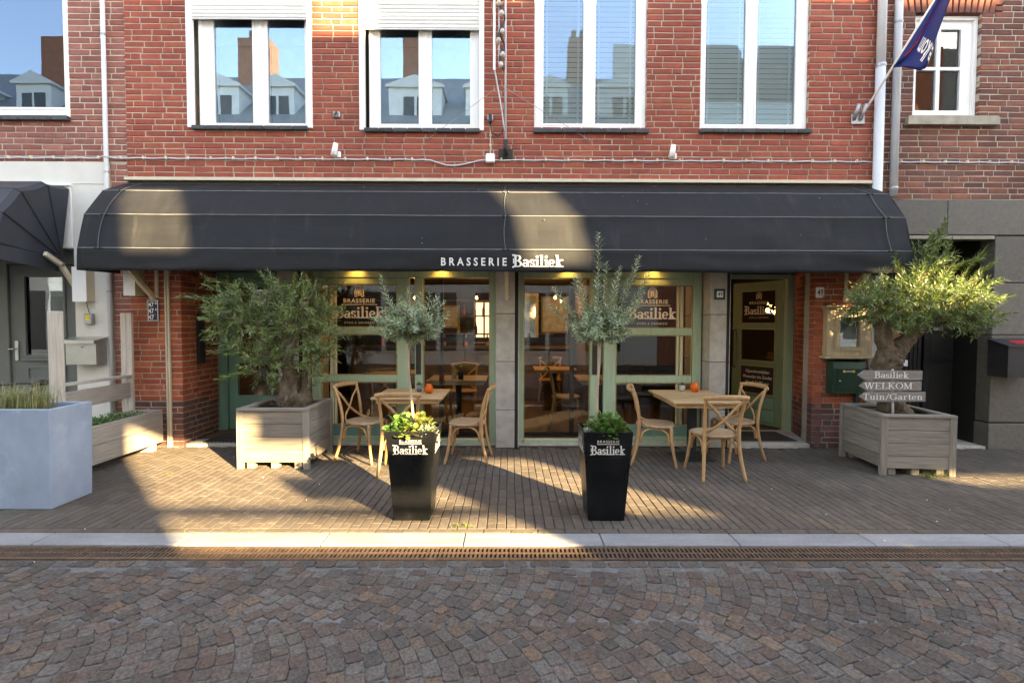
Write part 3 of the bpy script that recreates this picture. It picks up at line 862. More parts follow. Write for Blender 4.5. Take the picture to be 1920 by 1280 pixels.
# the two glazed shop fronts (the right one mirrors the left one)
YF = WALL + .235
def shopfront(mir):
    X = (lambda a, b: (a, b)) if not mir else (lambda a, b: (-.07 - b, -.07 - a))
    def B(mb, x0, x1, z0, z1, y0=YF, y1=YF + .09, b=.004):
        p, q = X(x0, x1); mb.box(p, q, y0, y1, z0, z1, b)
    fr = MB()
    B(fr, -2.64, -2.525, -.01, 2.30); B(fr, -.262, -.178, -.01, 2.30)
    B(fr, -2.522, -.265, 2.215, 2.30); B(fr, -2.522, -.265, -.01, .055, YF - .03, YF + .09)
    B(fr, -2.522, -1.50, .058, .10, YF - .01, YF + .08)
    B(fr, -2.522, -1.50, 2.125, 2.212, YF + .012, YF + .08)
    B(fr, -1.497, -1.335, .058, 2.212, YF + .004, YF + .085)
    part = fr.build('shop_window', M['green'], house)
    for z0, z1 in ((1.462, 1.552), (.825, .912)):
        side = MB(); B(side, -2.52, -1.50, z0, z1, YF + .012, YF + .075); side.build('rail', M['green'], part)
    pn = MB(); B(pn, -2.52, -1.50, .103, .245, YF + .016, YF + .07)
    pn.build('base_panel', M['teal'], part)
    st = MB(); B(st, -1.262, -1.152, .058, 2.212, YF - .004, YF + .085)
    st.build('door_stile', M['green'], part)
    hd = MB(); B(hd, -1.245, -1.178, .93, 1.50, YF - .022, YF - .005, .003)
    hp = hd.build('handle_plate', M['darkwood'], part)
    mu = MB(); B(mu, -2.405, -2.362, .25, 2.12, YF + .03, YF + .07); B(mu, -2.352, -2.318, .25, 2.12, YF + .035, YF + .075)
    mu.build('muntin', M['creampaint'], part)
    be = MB()
    for z0, z1 in ((.247, .823), (.914, 1.460), (1.554, 2.123)):
        p, q = X(-2.518, -1.502); beads(be, p, q, z0, z1, YF + .018, YF + .04, .011)
    p, q = X(-1.150, -.264); beads(be, p, q, .058, 2.212, YF + .02, YF + .04, .010)
    be.build('glazing_bead', M['ochre'], part)
    for z0, z1 in ((.247, .823), (.914, 1.460), (1.554, 2.123)):
        p, q = X(-2.518, -1.502)
        MB().box(p, q, YF + .045, YF + .051, z0, z1).build('pane', M['glass_shop'], part)
    p, q = X(-1.150, -.264)
    MB().box(p, q, YF + .045, YF + .051, .06, 2.21).build('pane', M['glass_shop'], part)
    p, q = X(-1.333, -1.264)
    MB().box(p, q, YF + .045, YF + .051, .06, 2.21).build('pane', M['glass_shop'], part)
    # dark inner leaf behind the glass
    il = MB()
    for a, b, c, d in ((-.96, -.90, .06, 2.21), (-1.33, -.27, 1.36, 1.42), (-1.33, -.27, .06, .12)): B(il, a, b, c, d, YF + .16, YF + .20)
    il.build('inner_frame', M['darkwood'], part)
    cs = MB(); B(cs, -1.15, -.265, .056, .064, YF - .02, YF + .018, 0)
    cs.build('threshold_strip', M['cream'], part)
    MB().box(*(X(-2.66, -.17)), YF - .10, YF + .1, -.02, .012).build('threshold', M['stone'], part)
    return part
shopL = shopfront(False)
shopR = shopfront(True)

# entrance on the right: open door, frame, step
YD = WALL + .86
ent = MB()
ent.box(2.87, 2.99, YD - .02, YD + .10, .02, 2.33); ent.box(4.035, 4.13, YD - .04, YD + .10, .02, 2.33); ent.box(2.99, 4.035, YD - .02, YD + .10, 2.27, 2.33)
ent.build('door_frame', M['green'], house)
stp = MB().box(2.87, 4.12, WALL + .02, WALL + .9, -.03, .052, .006).build('step', M['stone'], house)
MB().box(2.97, 3.85, WALL + .16, WALL + .74, .054, .062).build('door_mat', M['roomwall'], stp)
dl = MB()
DW, DH, DT = .90, 2.19, .045
dpan = [(.13, .74, 1.55, 2.06), (.13, .74, .97, 1.47), (.13, .74, .46, .90)]
for (a, b, c, d) in cells(0, DW, .0, DH, dpan): dl.box(-b, -a, 0, DT, c, d)
door = dl.mesh('open_door'); door.materials.append(M['doorgreen'])
door = inst('open_door', door, house, (4.03, YD + .05 - WALL, .07), (0, 0, -R(64)))
tag(door, 'green glazed entrance door standing open')
local(door)
for a, b, c, d in dpan:
    MB().box(-b, -a, .018, .024, c, d).build('pane', M['glass_shop'], door, org=(0, 0, 0))
bb = MB()
for a, b, c, d in dpan: beads(bb, -b, -a, c, d, -.006, .016, .012)
bb.build('glazing_bead', M['ochre'], door, org=(0, 0, 0))
pp = MB(); pp.box(-.74, -.13, -.010, -.001, .06, .22, .004); pp.box(-.74, -.13, -.010, -.001, .25, .42, .004)
pp.build('door_panel', M['teal'], door, org=(0, 0, 0))
MB().tube([(-.85, -.005, .85), (-.85, -.05, .87), (-.85, -.05, 1.43), (-.85, -.005, 1.45)], .012).build('pull_handle', M['steel'], door, org=(0, 0, 0))
MB().box(-.735, -.135, .010, .016, .465, .895).build('black_sticker', M['black'], door, org=(0, 0, 0))
for z in (.35, 1.1, 1.95): MB().tube([(.008, -.008, z - .05), (.008, -.008, z + .05)], .010).build('hinge', M['metal'], door, org=(0, 0, 0))

# entrance on the left: closed teal door
ld = MB()
ld.box(-4.205, -4.09, YD - .03, YD + .1, .02, 2.33); ld.box(-3.10, -2.985, YD - .03, YD + .1, .02, 2.33); ld.box(-4.09, -3.10, YD - .03, YD + .1, 2.26, 2.33)
ld.build('door_frame', M['teal'], house)
lp = [(-3.96, -3.23, 1.12, 2.12), (-3.96, -3.23, .55, 1.02)]
cd = MB()
for (a, b, c, d) in cells(-4.085, -3.105, .06, 2.255, lp): cd.box(a, b, YD + .01, YD + .06, c, d)
cd.box(-3.93, -3.26, YD + .0, YD + .008, .12, .45, .004)
cd = cd.build('closed_door', M['teal'], house)
for a, b, c, d in lp: MB().box(a, b, YD + .03, YD + .036, c, d).build('pane', M['glass_shop'], cd)
MB().box(-4.2, -2.99, WALL + .02, WALL + .9, -.03, .035, .006).build('step', M['stone'], house)
gm_ = MB()
for i in range(18):
    xx = -4.02 + i * .05
    gm_.box(xx, xx + .02, WALL + .1, WALL + .55, .036, .046)
for i in range(10):
    yy = WALL + .1 + i * .05
    gm_.box(-4.02, -3.14, yy, yy + .012, .046, .052)
gm_.build('grid_mat', M['steel'], house)
MB().box(-4.21 + .002, -4.17, WALL + .30, WALL + .44, 1.05, 1.72, .005).build('entry_panel', M['steel'], house)

# inside of the brasserie
rm = MB()
rm.box(-4.2, 4.3, 11.6, 11.8, 0, 2.7); rm.box(-4.4, -4.2, 7.6, 11.8, 0, 2.7); rm.box(4.3, 4.5, 7.6, 11.8, 0, 2.7)
rm.build('inner_wall', M['roomwall'], house)
MB().box(-4.4, 4.5, WALL + .34, 11.8, 2.6, 2.75).build('inner_ceiling', M['darkwood'], house)
for i in range(5):
    MB().box(-4.2, 4.3, 7.6 + i * .85, 7.72 + i * .85, 2.47, 2.598, .01).build('ceiling_beam', M['darkwood'], house)
fl = MB().box(-4.2, 4.3, WALL + .31, 11.6, -.05, .042).build('inner_floor', M['pit'], house)
for i in range(56):
    x0 = -4.18 + i * .15
    yy = WALL + .31
    while yy < 11.5:
        L = rg.uniform(.9, 1.9)
        MB().box(x0 + .0015, x0 + .1485, yy + .001, min(yy + L, 11.6), .03, .05 + rg.uniform(-.0006, .0006)).build('floorboard', M['floorwood'], fl)
        yy += L
for i in range(34):      # panelling on the back wall
    MB().box(-4.19 + i * .25, -3.95 + i * .25, 11.585, 11.6, .05, 1.28, .004).build('wall_panel', M['darkwood'], house)
bar = MB(); bar.box(-3.2, 1.2, 10.3, 10.8, .05, 1.08, .01); bar.box(-3.3, 1.3, 10.2, 10.9, 1.09, 1.14, .01)
bar.build('bar_counter', M['roomwall2'], house)
sh_ = MB()
for z in (1.35, 1.75, 2.1): sh_.box(-3.0, 1.0, 11.4, 11.6, z, z + .03)
sh_.build('bar_shelf', M['floorwood'], house)
gwn = MB(); beads(gwn, -.80, -.34, 1.15, 2.12, 11.55, 11.598, .05); gwn.box(-.59, -.55, 11.56, 11.597, 1.2, 2.07)
gwn = gwn.build('garden_window', M['menuwood'], house)
MB().box(-.75, -.39, 11.575, 11.585, 1.2, 2.07).build('daylit_pane', glow('daylight', (1.0, .80, .58), .22), gwn)
MB().box(1.35, 1.40, 9.0, 11.6, .05, 2.6).build('partition', M['roomwall2'], house)

# ------------------------------------------------------------------ lettering
def sans(txt, size, name, mat_, parent, loc, rot, width=None, weight=.0, spacing=1.0, org_local=True, align='CENTER', height=None):
    c = bpy.data.curves.new('t', 'FONT'); c.body = txt; c.size = 1.0; c.offset = weight; c.space_character = spacing
    c.align_x = align; c.resolution_u = 3
    o = bpy.data.objects.new('t', c); COL.objects.link(o)
    bpy.context.view_layer.update()
    me = bpy.data.meshes.new_from_object(o.evaluated_get(bpy.context.evaluated_depsgraph_get()))
    bpy.data.objects.remove(o); bpy.data.curves.remove(c)
    xs = [v.co.x for v in me.vertices]; ys = [v.co.y for v in me.vertices]
    w, h = max(xs) - min(xs), max(ys) - min(ys)
    sx = (width / w) if width else size
    sy = (height / h) if height else size
    cx = (max(xs) + min(xs)) / 2 if align == 'CENTER' else min(xs); y0 = min(ys)
    for v in me.vertices: v.co = ((v.co.x - cx) * sx, (v.co.y - y0) * sy, 0)
    me.materials.clear(); me.materials.append(mat_)
    me.name = name
    return inst(name, me, parent, loc, rot)

def _glyph(ch, T, t):
    """strokes of a seriffed letter; T thick, t thin. ('l',x0,y0,x1,y1,w) ('a',cx,cy,rx,ry,a0,a1) ('d',cx,cy,r)"""
    h = T / 2; sf = T * 1.25
    S_ = lambda x, y, k=1.0: ('l', x - sf * k, y, x + sf * k, y, t * 1.15)
    X = .64
    b = t * .55
    tp = X - b
    G = {
        'B': ([('l', .18, 0, .18, 1, T), S_(.18, b), S_(.18, 1 - b), ('l', .18, 1 - b, .36, 1 - b, t), ('l', .18, .53, .38, .53, t), ('l', .18, b, .38, b, t), ('a', .36, .765, .20, .235 - b, -90, 90), ('a', .38, .265, .25, .265 - b, -90, 90)], .76),
        'a': ([('a', .22, .19, .16, .19 - b, 0, 360), ('l', .42, .08, .42, .45, T), ('a', .26, .44, .16, .20 - b, 0, 165), ('l', .42, b, .54, b, t * 1.2)], .58),
        's': ([('a', .21, .465, .14, .175 - b, 25, 265), ('a', .21, .175, .15, .175 - b, -155, 90), ('l', .335, .44, .335, .62, t), ('l', .07, .02, .07, .20, t)], .44),
        'i': ([('l', .18, 0, .18, X, T), S_(.18, b), ('l', .04, tp, .18, tp, t * 1.2), ('d', .18, .86, T * .62)], .37),
        'l': ([('l', .18, 0, .18, 1, T), S_(.18, b), ('l', .04, 1 - b, .18, 1 - b, t * 1.2)], .37),
        'e': ([('a', .26, .32, .20, .32 - b, 8, 318), ('l', .08, .33, .46, .33, t)], .54),
        'k': ([('l', .18, 0, .18, 1, T), S_(.18, b), ('l', .04, 1 - b, .18, 1 - b, t * 1.2), ('l', .20, .24, .45, .60, t * 1.2), ('l', .28, .34, .48, .04, T * .95), S_(.48, tp, .8), S_(.52, b, .8)], .66),
        'W': ([('l', .10, 1, .33, 0, T), ('l', .33, 0, .53, 1, t * 1.2), ('l', .53, 1, .74, 0, T), ('l', .74, 0, .96, 1, t * 1.2), S_(.10, 1 - b), S_(.53, 1 - b, .9), S_(.96, 1 - b)], 1.08),
        'E': ([('l', .18, 0, .18, 1, T), ('l', .05, b, .62, b, t), ('l', .05, 1 - b, .58, 1 - b, t), ('l', .18, .52, .45, .52, t), ('l', .62, 0, .62, .22, t), ('l', .58, .80, .58, 1, t), ('l', .45, .43, .45, .61, t)], .70),
        'L': ([('l', .18, 0, .18, 1, T), S_(.18, 1 - b), ('l', .05, b, .60, b, t), ('l', .60, 0, .60, .25, t)], .68),
        'K': ([('l', .18, 0, .18, 1, T), S_(.18, b), S_(.18, 1 - b), ('l', .20, .42, .60, .97, t * 1.2), ('l', .32, .55, .64, .03, T), S_(.62, 1 - b, .8), S_(.68, b, .8)], .80),
        'O': ([('a', .42, .5, .34, .5 - b, 0, 360)], .84),
        'M': ([('l', .16, 0, .16, 1, t * 1.2), ('l', .16, 1, .48, .05, T), ('l', .48, .05, .80, 1, t * 1.2), ('l', .80, 0, .80, 1, T), S_(.14, b, .9), S_(.80, b), S_(.12, 1 - b, .7), S_(.84, 1 - b, .7)], .98),
        'T': ([('l', .36, 0, .36, 1, T), S_(.36, b), ('l', .05, 1 - b, .67, 1 - b, t), ('l', .05, .78, .05, 1, t), ('l', .67, .78, .67, 1, t)], .72),
        'u': ([('l', .17, .16, .17, X, T), ('a', .32, .17, .15, .17 - b, 180, 350), ('l', .49, 0, .49, X, T), ('l', .04, tp, .17, tp, t * 1.2), ('l', .36, tp, .49, tp, t * 1.2), ('l', .49, b, .61, b, t * 1.2)], .66),
        'n': ([('l', .17, 0, .17, X, T), ('a', .33, .45, .16, .19 - b, 0, 170), ('l', .49, 0, .49, .46, T), S_(.17, b, .85), S_(.49, b, .85), ('l', .04, tp, .17, tp, t * 1.2)], .68),
        'r': ([('l', .17, 0, .17, X, T), S_(.17, b, .9), ('a', .34, .43, .15, .20 - b, 60, 175), ('d', .40, .56, T * .5), ('l', .04, tp, .17, tp, t * 1.2)], .50),
        't': ([('l', .19, .12, .19, .86, T), ('l', .04, tp, .38, tp, t * 1.2), ('a', .31, .15, .12, .15 - b, 180, 330)], .44),
        'G': ([('a', .42, .5, .34, .5 - b, 38, 322), ('l', .70, .08, .70, .42, T), ('l', .54, .42, .82, .42, t), ('l', .71, .72, .71, .96, t)], .88),
        '/': ([('l', .06, -.08, .40, 1.0, t * 1.4)], .46),
        ' ': ([], .35),
    }
    return G[ch]
def serif(txt, height, name, mat_, parent, loc, rot, width, T=.17, t=.075, swash=False):
    m = MB(); x = 0; k = 0
    for ch in txt:
        st, adv = _glyph(ch, T, t)
        if swash and ch == 'B':
            st = st + [('l', -.10, 1.02, .30, .96, t * 1.3), ('l', -.08, -.03, .12, .05, t * 1.3), ('l', .02, .30, .02, .72, t)]
        for s in st:
            z = k * .00022; k = (k + 1) % 9
            if s[0] == 'l':
                a = Vector((s[1] + x, s[2])); b = Vector((s[3] + x, s[4])); d = (b - a).normalized(); n_ = Vector((-d.y, d.x)) * (s[5] / 2)
                m.poly([(*(a - n_), z), (*(b - n_), z), (*(b + n_), z), (*(a + n_), z)])
            elif s[0] == 'd':
                m.poly([(x + s[1] + s[3] * math.cos(q * math.pi / 6), s[2] + s[3] * math.sin(q * math.pi / 6), z) for q in range(12)])
            else:
                _, cx, cy, rx, ry, a0, a1 = s
                N = max(6, int(abs(a1 - a0) / 15)); vs = []
                for q in range(N + 1):
                    an = R(a0 + (a1 - a0) * q / N)
                    w = (t + (T - t) * abs(math.cos(an)) ** 1.3) / 2
                    nx, ny = math.cos(an), math.sin(an)
                    px, py = x + cx + rx * nx, cy + ry * ny
                    vs += [(px - nx * w, py - ny * w, z), (px + nx * w, py + ny * w, z)]
                m.add(vs, [(2 * q, 2 * q + 1, 2 * q + 3, 2 * q + 2) for q in range(N)])
        x += adv
    me = m.mesh(name)
    sx = width / x
    for v in me.vertices: v.co = ((v.co.x - x / 2) * sx, v.co.y * height, v.co.z)
    me.materials.append(mat_)
    return inst(name, me, parent, loc, rot)
FRONT = (math.pi / 2, 0, 0)
def crest(name, mat_, parent, loc, rot, w, h):
    m = MB()
    def strip(pts, wd):
        for a, b in zip(pts, pts[1:]):
            a, b = Vector(a), Vector(b); d = (b - a).normalized(); n_ = Vector((-d.y, d.x)) * wd / 2
            m.poly([(*(a - n_), 0), (*(b - n_), 0), (*(b + n_), 0), (*(a + n_), 0)])
    arch = [(-.5, 0), (-.5, .5)] + [(-.5 * math.cos(R(q)), .5 + .5 * math.sin(R(q))) for q in range(15, 180, 15)] + [(.5, .5), (.5, 0)]
    strip([(x * w, y * h) for x, y in arch], w * .09)
    strip([(-.5 * w, 0), (-.2 * w, 0)], w * .09); strip([(.2 * w, 0), (.5 * w, 0)], w * .09)
    arch2 = [(x * .62 * w, (.06 + y * .74) * h) for x, y in arch]
    strip(arch2, w * .06)
    strip([(-.14 * w, .1 * h), (-.14 * w, .62 * h), (.10 * w, .60 * h), (.12 * w, .48 * h), (-.1 * w, .38 * h), (.16 * w, .32 * h), (.14 * w, .14 * h), (-.14 * w, .12 * h)], w * .09)
    me = m.mesh(name); me.materials.append(mat_)
    return inst(name, me, parent, loc, rot)
def pane_text(part, cx, y, z):
    o = part['_o']; L = lambda x, yy, zz: (x - o[0], yy - o[1], zz - o[2])
    crest('window_crest', M['letter_glass'], part, L(cx, y, z + .31), FRONT, .115, .125)
    sans('BRASSERIE', .08, 'window_lettering', M['letter_glass'], part, L(cx, y, z + .225), FRONT, .42, .015, 1.15, height=.055)
    MB().box(cx - .24, cx + .24, y - .0004, y, z + .198, z + .206).build('window_rule', M['letter_glass'], part)
    serif('Basiliek', .155, 'window_lettering', M['letter_glass'], part, L(cx, y, z + .02), FRONT, .64, .17, .08, True)
    sans('ETEN & DRINKEN', .04, 'window_lettering', M['letter_glass'], part, L(cx, y, z - .055), FRONT, .40, .0, 1.25, height=.028)
pane_text(shopL, -2.01, YF + .043, 1.655)
pane_text(shopR, 1.92, YF + .043, 1.655)
# lettering on the open door
crest('window_crest', M['letter_glass'], door, (-.435, .0165, 1.93), FRONT, .09, .10)
sans('BRASSERIE', .05, 'window_lettering', M['letter_glass'], door, (-.435, .0165, 1.85), FRONT, .34, .012, 1.15, height=.045)
serif('Basiliek', .13, 'window_lettering', M['letter_glass'], door, (-.435, .0165, 1.69), FRONT, .50, .17, .08, True)
sans('ETEN & DRINKEN', .03, 'window_lettering', M['letter_glass'], door, (-.435, .0165, 1.63), FRONT, .34, 0, 1.2, height=.024)
for i, tx in enumerate(('Openingstijden', 'Woensdag t/m Zondag', 'Vanaf 11.00 uur')):
    sans(tx, .05, 'opening_hours', M['letter'], door, (-.435, .0085, .77 - i * .085), FRONT, (.42, .52, .42)[i], .018, 1.0, height=.062)

# ------------------------------------------------------------------ neighbour on the left
lh = thing('left_house', (-6.2, WALL, 0), 'pinkish brick house on the left with a cream shop front', 'house')
LW = [(-6.95, -5.565, 4.17, 5.98), (-9.6, -8.2, 4.17, 5.98)]
w = MB()
for (a, b, c, d) in cells(-13.0, HX0 - .004, 3.64, 7.6, LW): w.box(a, b, WALL + .012, WALL + .30, c, d)
w.box(-5.075, HX0 - .004, WALL + .012, WALL + .30, -.02, 3.64)
lw = w.build('wall', M['mortar_left'], lh)
set_bricks(lw, lay(-13.0, HX0 - .006, 3.64, 6.5, LW, 21) + lay(-5.07, HX0 - .006, .0, 3.62, [], 22), 'brick_left', (0, WALL + .005, 0), 0, 200, 23)
wn = win_frame(lh, -6.945, -5.57, 4.205, 5.97, [(-6.85, -5.645, 4.33, 5.86)], WALL + .02, .05)
MB().box(-6.87, -5.63, WALL + .05, WALL + .056, 4.3, 5.9).build('pane', M['glass_up'], wn)
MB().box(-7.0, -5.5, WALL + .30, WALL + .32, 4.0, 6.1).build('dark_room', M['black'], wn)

sill(wn, -7.0, -5.56, 4.145, 4.20, 7)
w9 = win_frame(lh, -9.595, -8.205, 4.205, 5.97, [(-9.5, -8.93, 4.33, 5.86), (-8.85, -8.3, 4.33, 5.86)], WALL + .02, .05)
MB().box(-9.52, -8.28, WALL + .05, WALL + .056, 4.3, 5.9).build('pane', M['glass_up'], w9)
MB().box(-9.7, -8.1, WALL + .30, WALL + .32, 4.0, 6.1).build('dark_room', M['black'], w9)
sill(w9, -9.62, -8.18, 4.145, 4.20, 7)
fs_ = MB()
fs_.box(-13.0, -5.095, WALL - .015, WALL + .28, 3.355, 3.635, .005)
fs_.box(-5.555, -5.095, WALL - .012, WALL + .28, -.01, 3.352, .005)
fs_.build('cream_front', M['white_wall'], lh)
MB().box(-13.0, -5.545, WALL - .06, WALL + .02, 3.325, 3.352, .004).build('cornice', M['white'], lh)
MB().box(-5.70, -5.558, WALL - .03, WALL + .2, 2.55, 3.322).build('awning_side_panel', M['white'], lh)
fr = MB(); YN = WALL + .16
fr.box(-5.685, -5.56, YN - .03, YN + .08, 0, 3.3, .006); fr.box(-6.62, -6.56, YN - .02, YN + .08, 0, 3.3, .006); fr.box(-13.0, -6.62, YN, YN + .08, 0, 3.3)
fr.box(-6.56, -5.69, YN - .02, YN + .08, 2.36, 3.3)
fr.build('shop_frame', M['greydoor'], lh)
gd = MB(); gp = [(-6.36, -5.84, 1.18, 2.20)]
for (a, b, c, d) in cells(-6.555, -5.69, .05, 2.35, gp): gd.box(a, b, YN + .01, YN + .06, c, d)
beads(gd, -6.38, -5.82, 1.14, 2.23, YN - .008, YN + .012, .03)
gd.box(-6.40, -5.80, YN - .03, YN + .008, 1.10, 1.135, .004)
beads(gd, -6.36, -5.84, .84, 1.03, YN - .004, YN + .009, .03)
beads(gd, -6.36, -5.84, .15, .74, YN - .004, YN + .009, .035)
gd = gd.build('shop_door', M['greydoor'], lh)
MB().box(-6.36, -5.84, YN + .03, YN + .036, 1.16, 2.22).build('pane', M['glass_small'], gd)
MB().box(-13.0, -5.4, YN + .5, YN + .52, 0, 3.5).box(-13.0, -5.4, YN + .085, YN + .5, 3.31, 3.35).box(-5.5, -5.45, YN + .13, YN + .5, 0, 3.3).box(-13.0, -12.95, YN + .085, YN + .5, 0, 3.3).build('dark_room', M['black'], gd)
MB().box(-6.36, -5.84, YN + .08, YN + .09, 1.95, 2.12).build('inner_valance', M['curtain'], gd)
hd = MB(); hd.box(-6.50, -6.455, YN - .006, YN + .008, 1.10, 1.36, .003); hd.tube([(-6.478, YN, 1.255), (-6.478, YN - .05, 1.255), (-6.54, YN - .05, 1.255)], .009)
hd.build('door_handle', M['silver'], gd)
# poster in the door
ps_ = thing('poster', (-6.0, YN - .03, 1.18), 'small white and red poster in the grey shop door', 'poster')
MB().box(-6.07, -5.92, YN + .020, YN + .024, 1.20, 1.48).build('sheet', M['paper'], ps_)
MB().box(-6.07, -5.92, YN + .017, YN + .0196, 1.17, 1.225).build('orange_band', M['yellow'], ps_)
for z in (1.27, 1.35):
    MB().box(-6.03, -5.965, YN + .016, YN + .0194, z, z + .055).build('red_square', M['red'], ps_)
    MB().box(-6.015, -5.98, YN + .013, YN + .0156, z + .018, z + .036).build('white_mark', M['paper'], ps_)

# awning of the left shop: hoops hinged at the wall
la = thing('shop_awning', (-6.5, 6.4, 2.4), 'blue-black hooded awning over the shop on the left', 'awning')
hoops = [(6.52, 3.31), (6.22, 3.28), (5.88, 3.12), (5.66, 2.84), (5.57, 2.50)]
piv = Vector((-5.565, 6.42, 2.40))
cl = MB()
x1 = -5.56; N = len(hoops)
for (a, b) in zip(hoops, hoops[1:]):
    K = 4
    for q in range(K):
        f0, f1 = q / K, (q + 1) / K
        sg = lambda f: .02 * math.sin(math.pi * f)
        p = (a[0] + (b[0] - a[0]) * f0, a[1] + (b[1] - a[1]) * f0 - sg(f0)); r_ = (a[0] + (b[0] - a[0]) * f1, a[1] + (b[1] - a[1]) * f1 - sg(f1))
        cl.poly([(-13.0, p[0], p[1]), (x1 - .05, p[0], p[1]), (x1 - .05, r_[0], r_[1]), (-13.0, r_[0], r_[1])])
        cl.poly([(x1 - .05, p[0], p[1]), (x1, p[0] + .03, p[1] - .03), (x1, r_[0] + .03, r_[1] - .03), (x1 - .05, r_[0], r_[1])])
        cl.poly([(x1, p[0] + .03, p[1] - .03), tuple(piv), (x1, r_[0] + .03, r_[1] - .03)])
cl = cl.build('canopy', M['awning2'], la)
so = cl.modifiers.new('thick', 'SOLIDIFY'); so.thickness = .004
vl = MB()
pts = [(-13.0, 5.565), (-5.60, 5.565), (-5.56, 5.60), (-5.553, 6.0), (-5.553, 6.36)]
for a, b in zip(pts, pts[1:]):
    z0 = 2.50 if b[1] < 6 else 2.45
    zz = lambda p: 2.50 - .07 * (p[1] - 5.565) / .8
    vl.poly([(a[0], a[1], zz(a)), (b[0], b[1], zz(b)), (b[0], b[1], zz(b) - .20), (a[0], a[1], zz(a) - .20)])
vl = vl.build('valance', M['awning2'], la)
so = vl.modifiers.new('thick', 'SOLIDIFY'); so.thickness = .004
for hy, hz in hoops[1:]:
    MB().tube([(-13.0, hy, hz), (x1 - .045, hy, hz), (x1 + .006, hy + .03, hz - .03), piv + Vector((.008, 0, 0))], .010, 6).build('seam', M['plastic'], la)
ar = MB(); ar.bar((-5.50, 6.12, 2.42), (-5.50, 6.36, 2.30), .04, .055, (1, 0, 0), .004); ar.bar((-5.50, 6.33, 2.32), (-5.50, 6.53, 2.06), .04, .055, (1, 0, 0), .004)
ar.build('folding_arm', M['cream'], la)
# cream housings on the wall
def wall_box(name, label, x0, x1, y0, z0, z1, m):
    o = MB().box(x0, x1, y0, WALL - .0, z0, z1, .004)
    t = thing(name, (x0, WALL, z0), label, 'wall box')
    o.build('housing', M[m], t)
    MB().box(x0 - .004, x1 + .004, y0 - .006, y0 - .001, z0 - .004, z1).build('lid', M['white'], t)
    return t
wall_box('awning_motor_box', 'grey cream metal box on the cream wall under the left awning arm', -5.47, -5.30, WALL - .14, 1.87, 2.30, 'cream')
wall_box('awning_motor_housing', 'tall cream metal box on the brick pier above the number plate', -4.80, -4.665, WALL - .18, 1.945, 2.36, 'cream')
t = thing('junction_box', (-5.33, WALL - .02, 1.5), 'small grey electrical box with a yellow label on the cream wall', 'electrical box')
MB().box(-5.40, -5.30, WALL - .075, WALL - .013, 1.58, 1.72, .008).build('cover', M['metal'], t)
MB().box(-5.375, -5.325, WALL - .078, WALL - .0755, 1.635, 1.70).build('warning_label', M['yellow'], t)
MB().tube([(-5.36, WALL - .03, 1.72), (-5.38, WALL - .03, 1.80), (-5.40, WALL - .03, 1.90)], .004, 6).build('wire', M['plastic'], t)
t = thing('steel_letterbox', (-5.4, WALL, 1.0), 'stainless steel letterbox with a pent lid on the cream wall', 'letterbox')
MB().prism([(6.585, 1.08), (6.585, 1.395), (6.41, 1.36), (6.41, 1.08)], lambda u, v, a: (a, u, v), -5.535, -5.16).build('body', M['silver'], t)
MB().prism([(6.588, 1.398), (6.588, 1.425), (6.36, 1.385), (6.36, 1.345), (6.375, 1.345), (6.375, 1.365)], lambda u, v, a: (a, u, v), -5.555, -5.145).build('lid', M['silver'], t)
MB().lathe([(.012, 0), (.012, .006)], (-5.34, 6.405, 1.30), 10, 1).build('lock', M['metal'], t)
dp = thing('downpipe', (-5.10, WALL - .05, 0), 'thin cream downpipe between the cream front and the brick strip', 'downpipe')
MB().tube([(-5.085, WALL - .045, 0), (-5.085, WALL - .045, 7.5)], .026, 12).build('pipe', M['pipe'], dp, True)
for z in (.6, 2.0, 3.5, 5.2): MB().lathe([(.031, z - .012), (.031, z + .012)], (-5.085, WALL - .045, 0), 12).build('clip', M['metal'], dp)

# ------------------------------------------------------------------ neighbour on the right
rh = thing('right_house', (6, WALL, 0), 'dark brick house on the right with stone clad ground floor', 'house')
RW = [(5.135, 5.985, 4.25, 5.555)]
w = MB()
for (a, b, c, d) in cells(HX1 + .004, 13.5, 3.215, 7.6, RW + [(4.9, 6.25, 5.555, 5.84)]): w.box(a, b, WALL + .012, WALL + .30, c, d)
w.box(4.9, 6.25, WALL + .03, WALL + .3, 5.57, 5.84)
w.box(HX1 + .004, 4.885, WALL + .012, WALL + .30, -.02, 3.215)
rw = w.build('wall', M['mortar_right'], rh)
set_bricks(rw, lay(HX1 + .006, 13.5, 3.22, 6.5, RW + [(4.97, 6.15, 5.555, 5.83)], 31, .16), 'brick_right', (0, WALL + .005, 0), 0, 230, 33)
for i in range(15):     # brick arch over the window
    u = (i - 7) / 7
    cx = 5.56 + u * .545; an = u * .20
    o = inst('brick', brick_me(i % 12, 'brick_right'), rw, (cx + math.sin(an) * .12 - 6, .003, 5.685), (0, math.pi / 2 + an, 0), (1.05, 1, 1.05))
wn = MB(); yw = WALL + .09; P4 = [(5.225, 5.485), (5.535, 5.795)]
pan = [(a, b, c, d) for a, b in P4 for c, d in ((4.375, 4.885), (4.925, 5.40))]
for (a, b, c, d) in cells(5.14, 5.98, 4.255, 5.55, pan): wn.box(a, b, yw, yw + .06, c, d)
beads(wn, 5.14, 5.98, 4.255, 5.55, yw - .03, yw - .001, .045)
wn.box(5.17, 5.90, yw - .022, yw - .001, 4.30, 4.345, .006)
wn = wn.build('window', M['white'], rh)
for a, b, c, d in pan: MB().box(a, b, yw + .03, yw + .035, c, d).build('pane', M['glass_small'], wn)
MB().box(5.0, 6.1, yw + .3, yw + .32, 4.1, 5.7).build('dark_room', M['black'], wn)
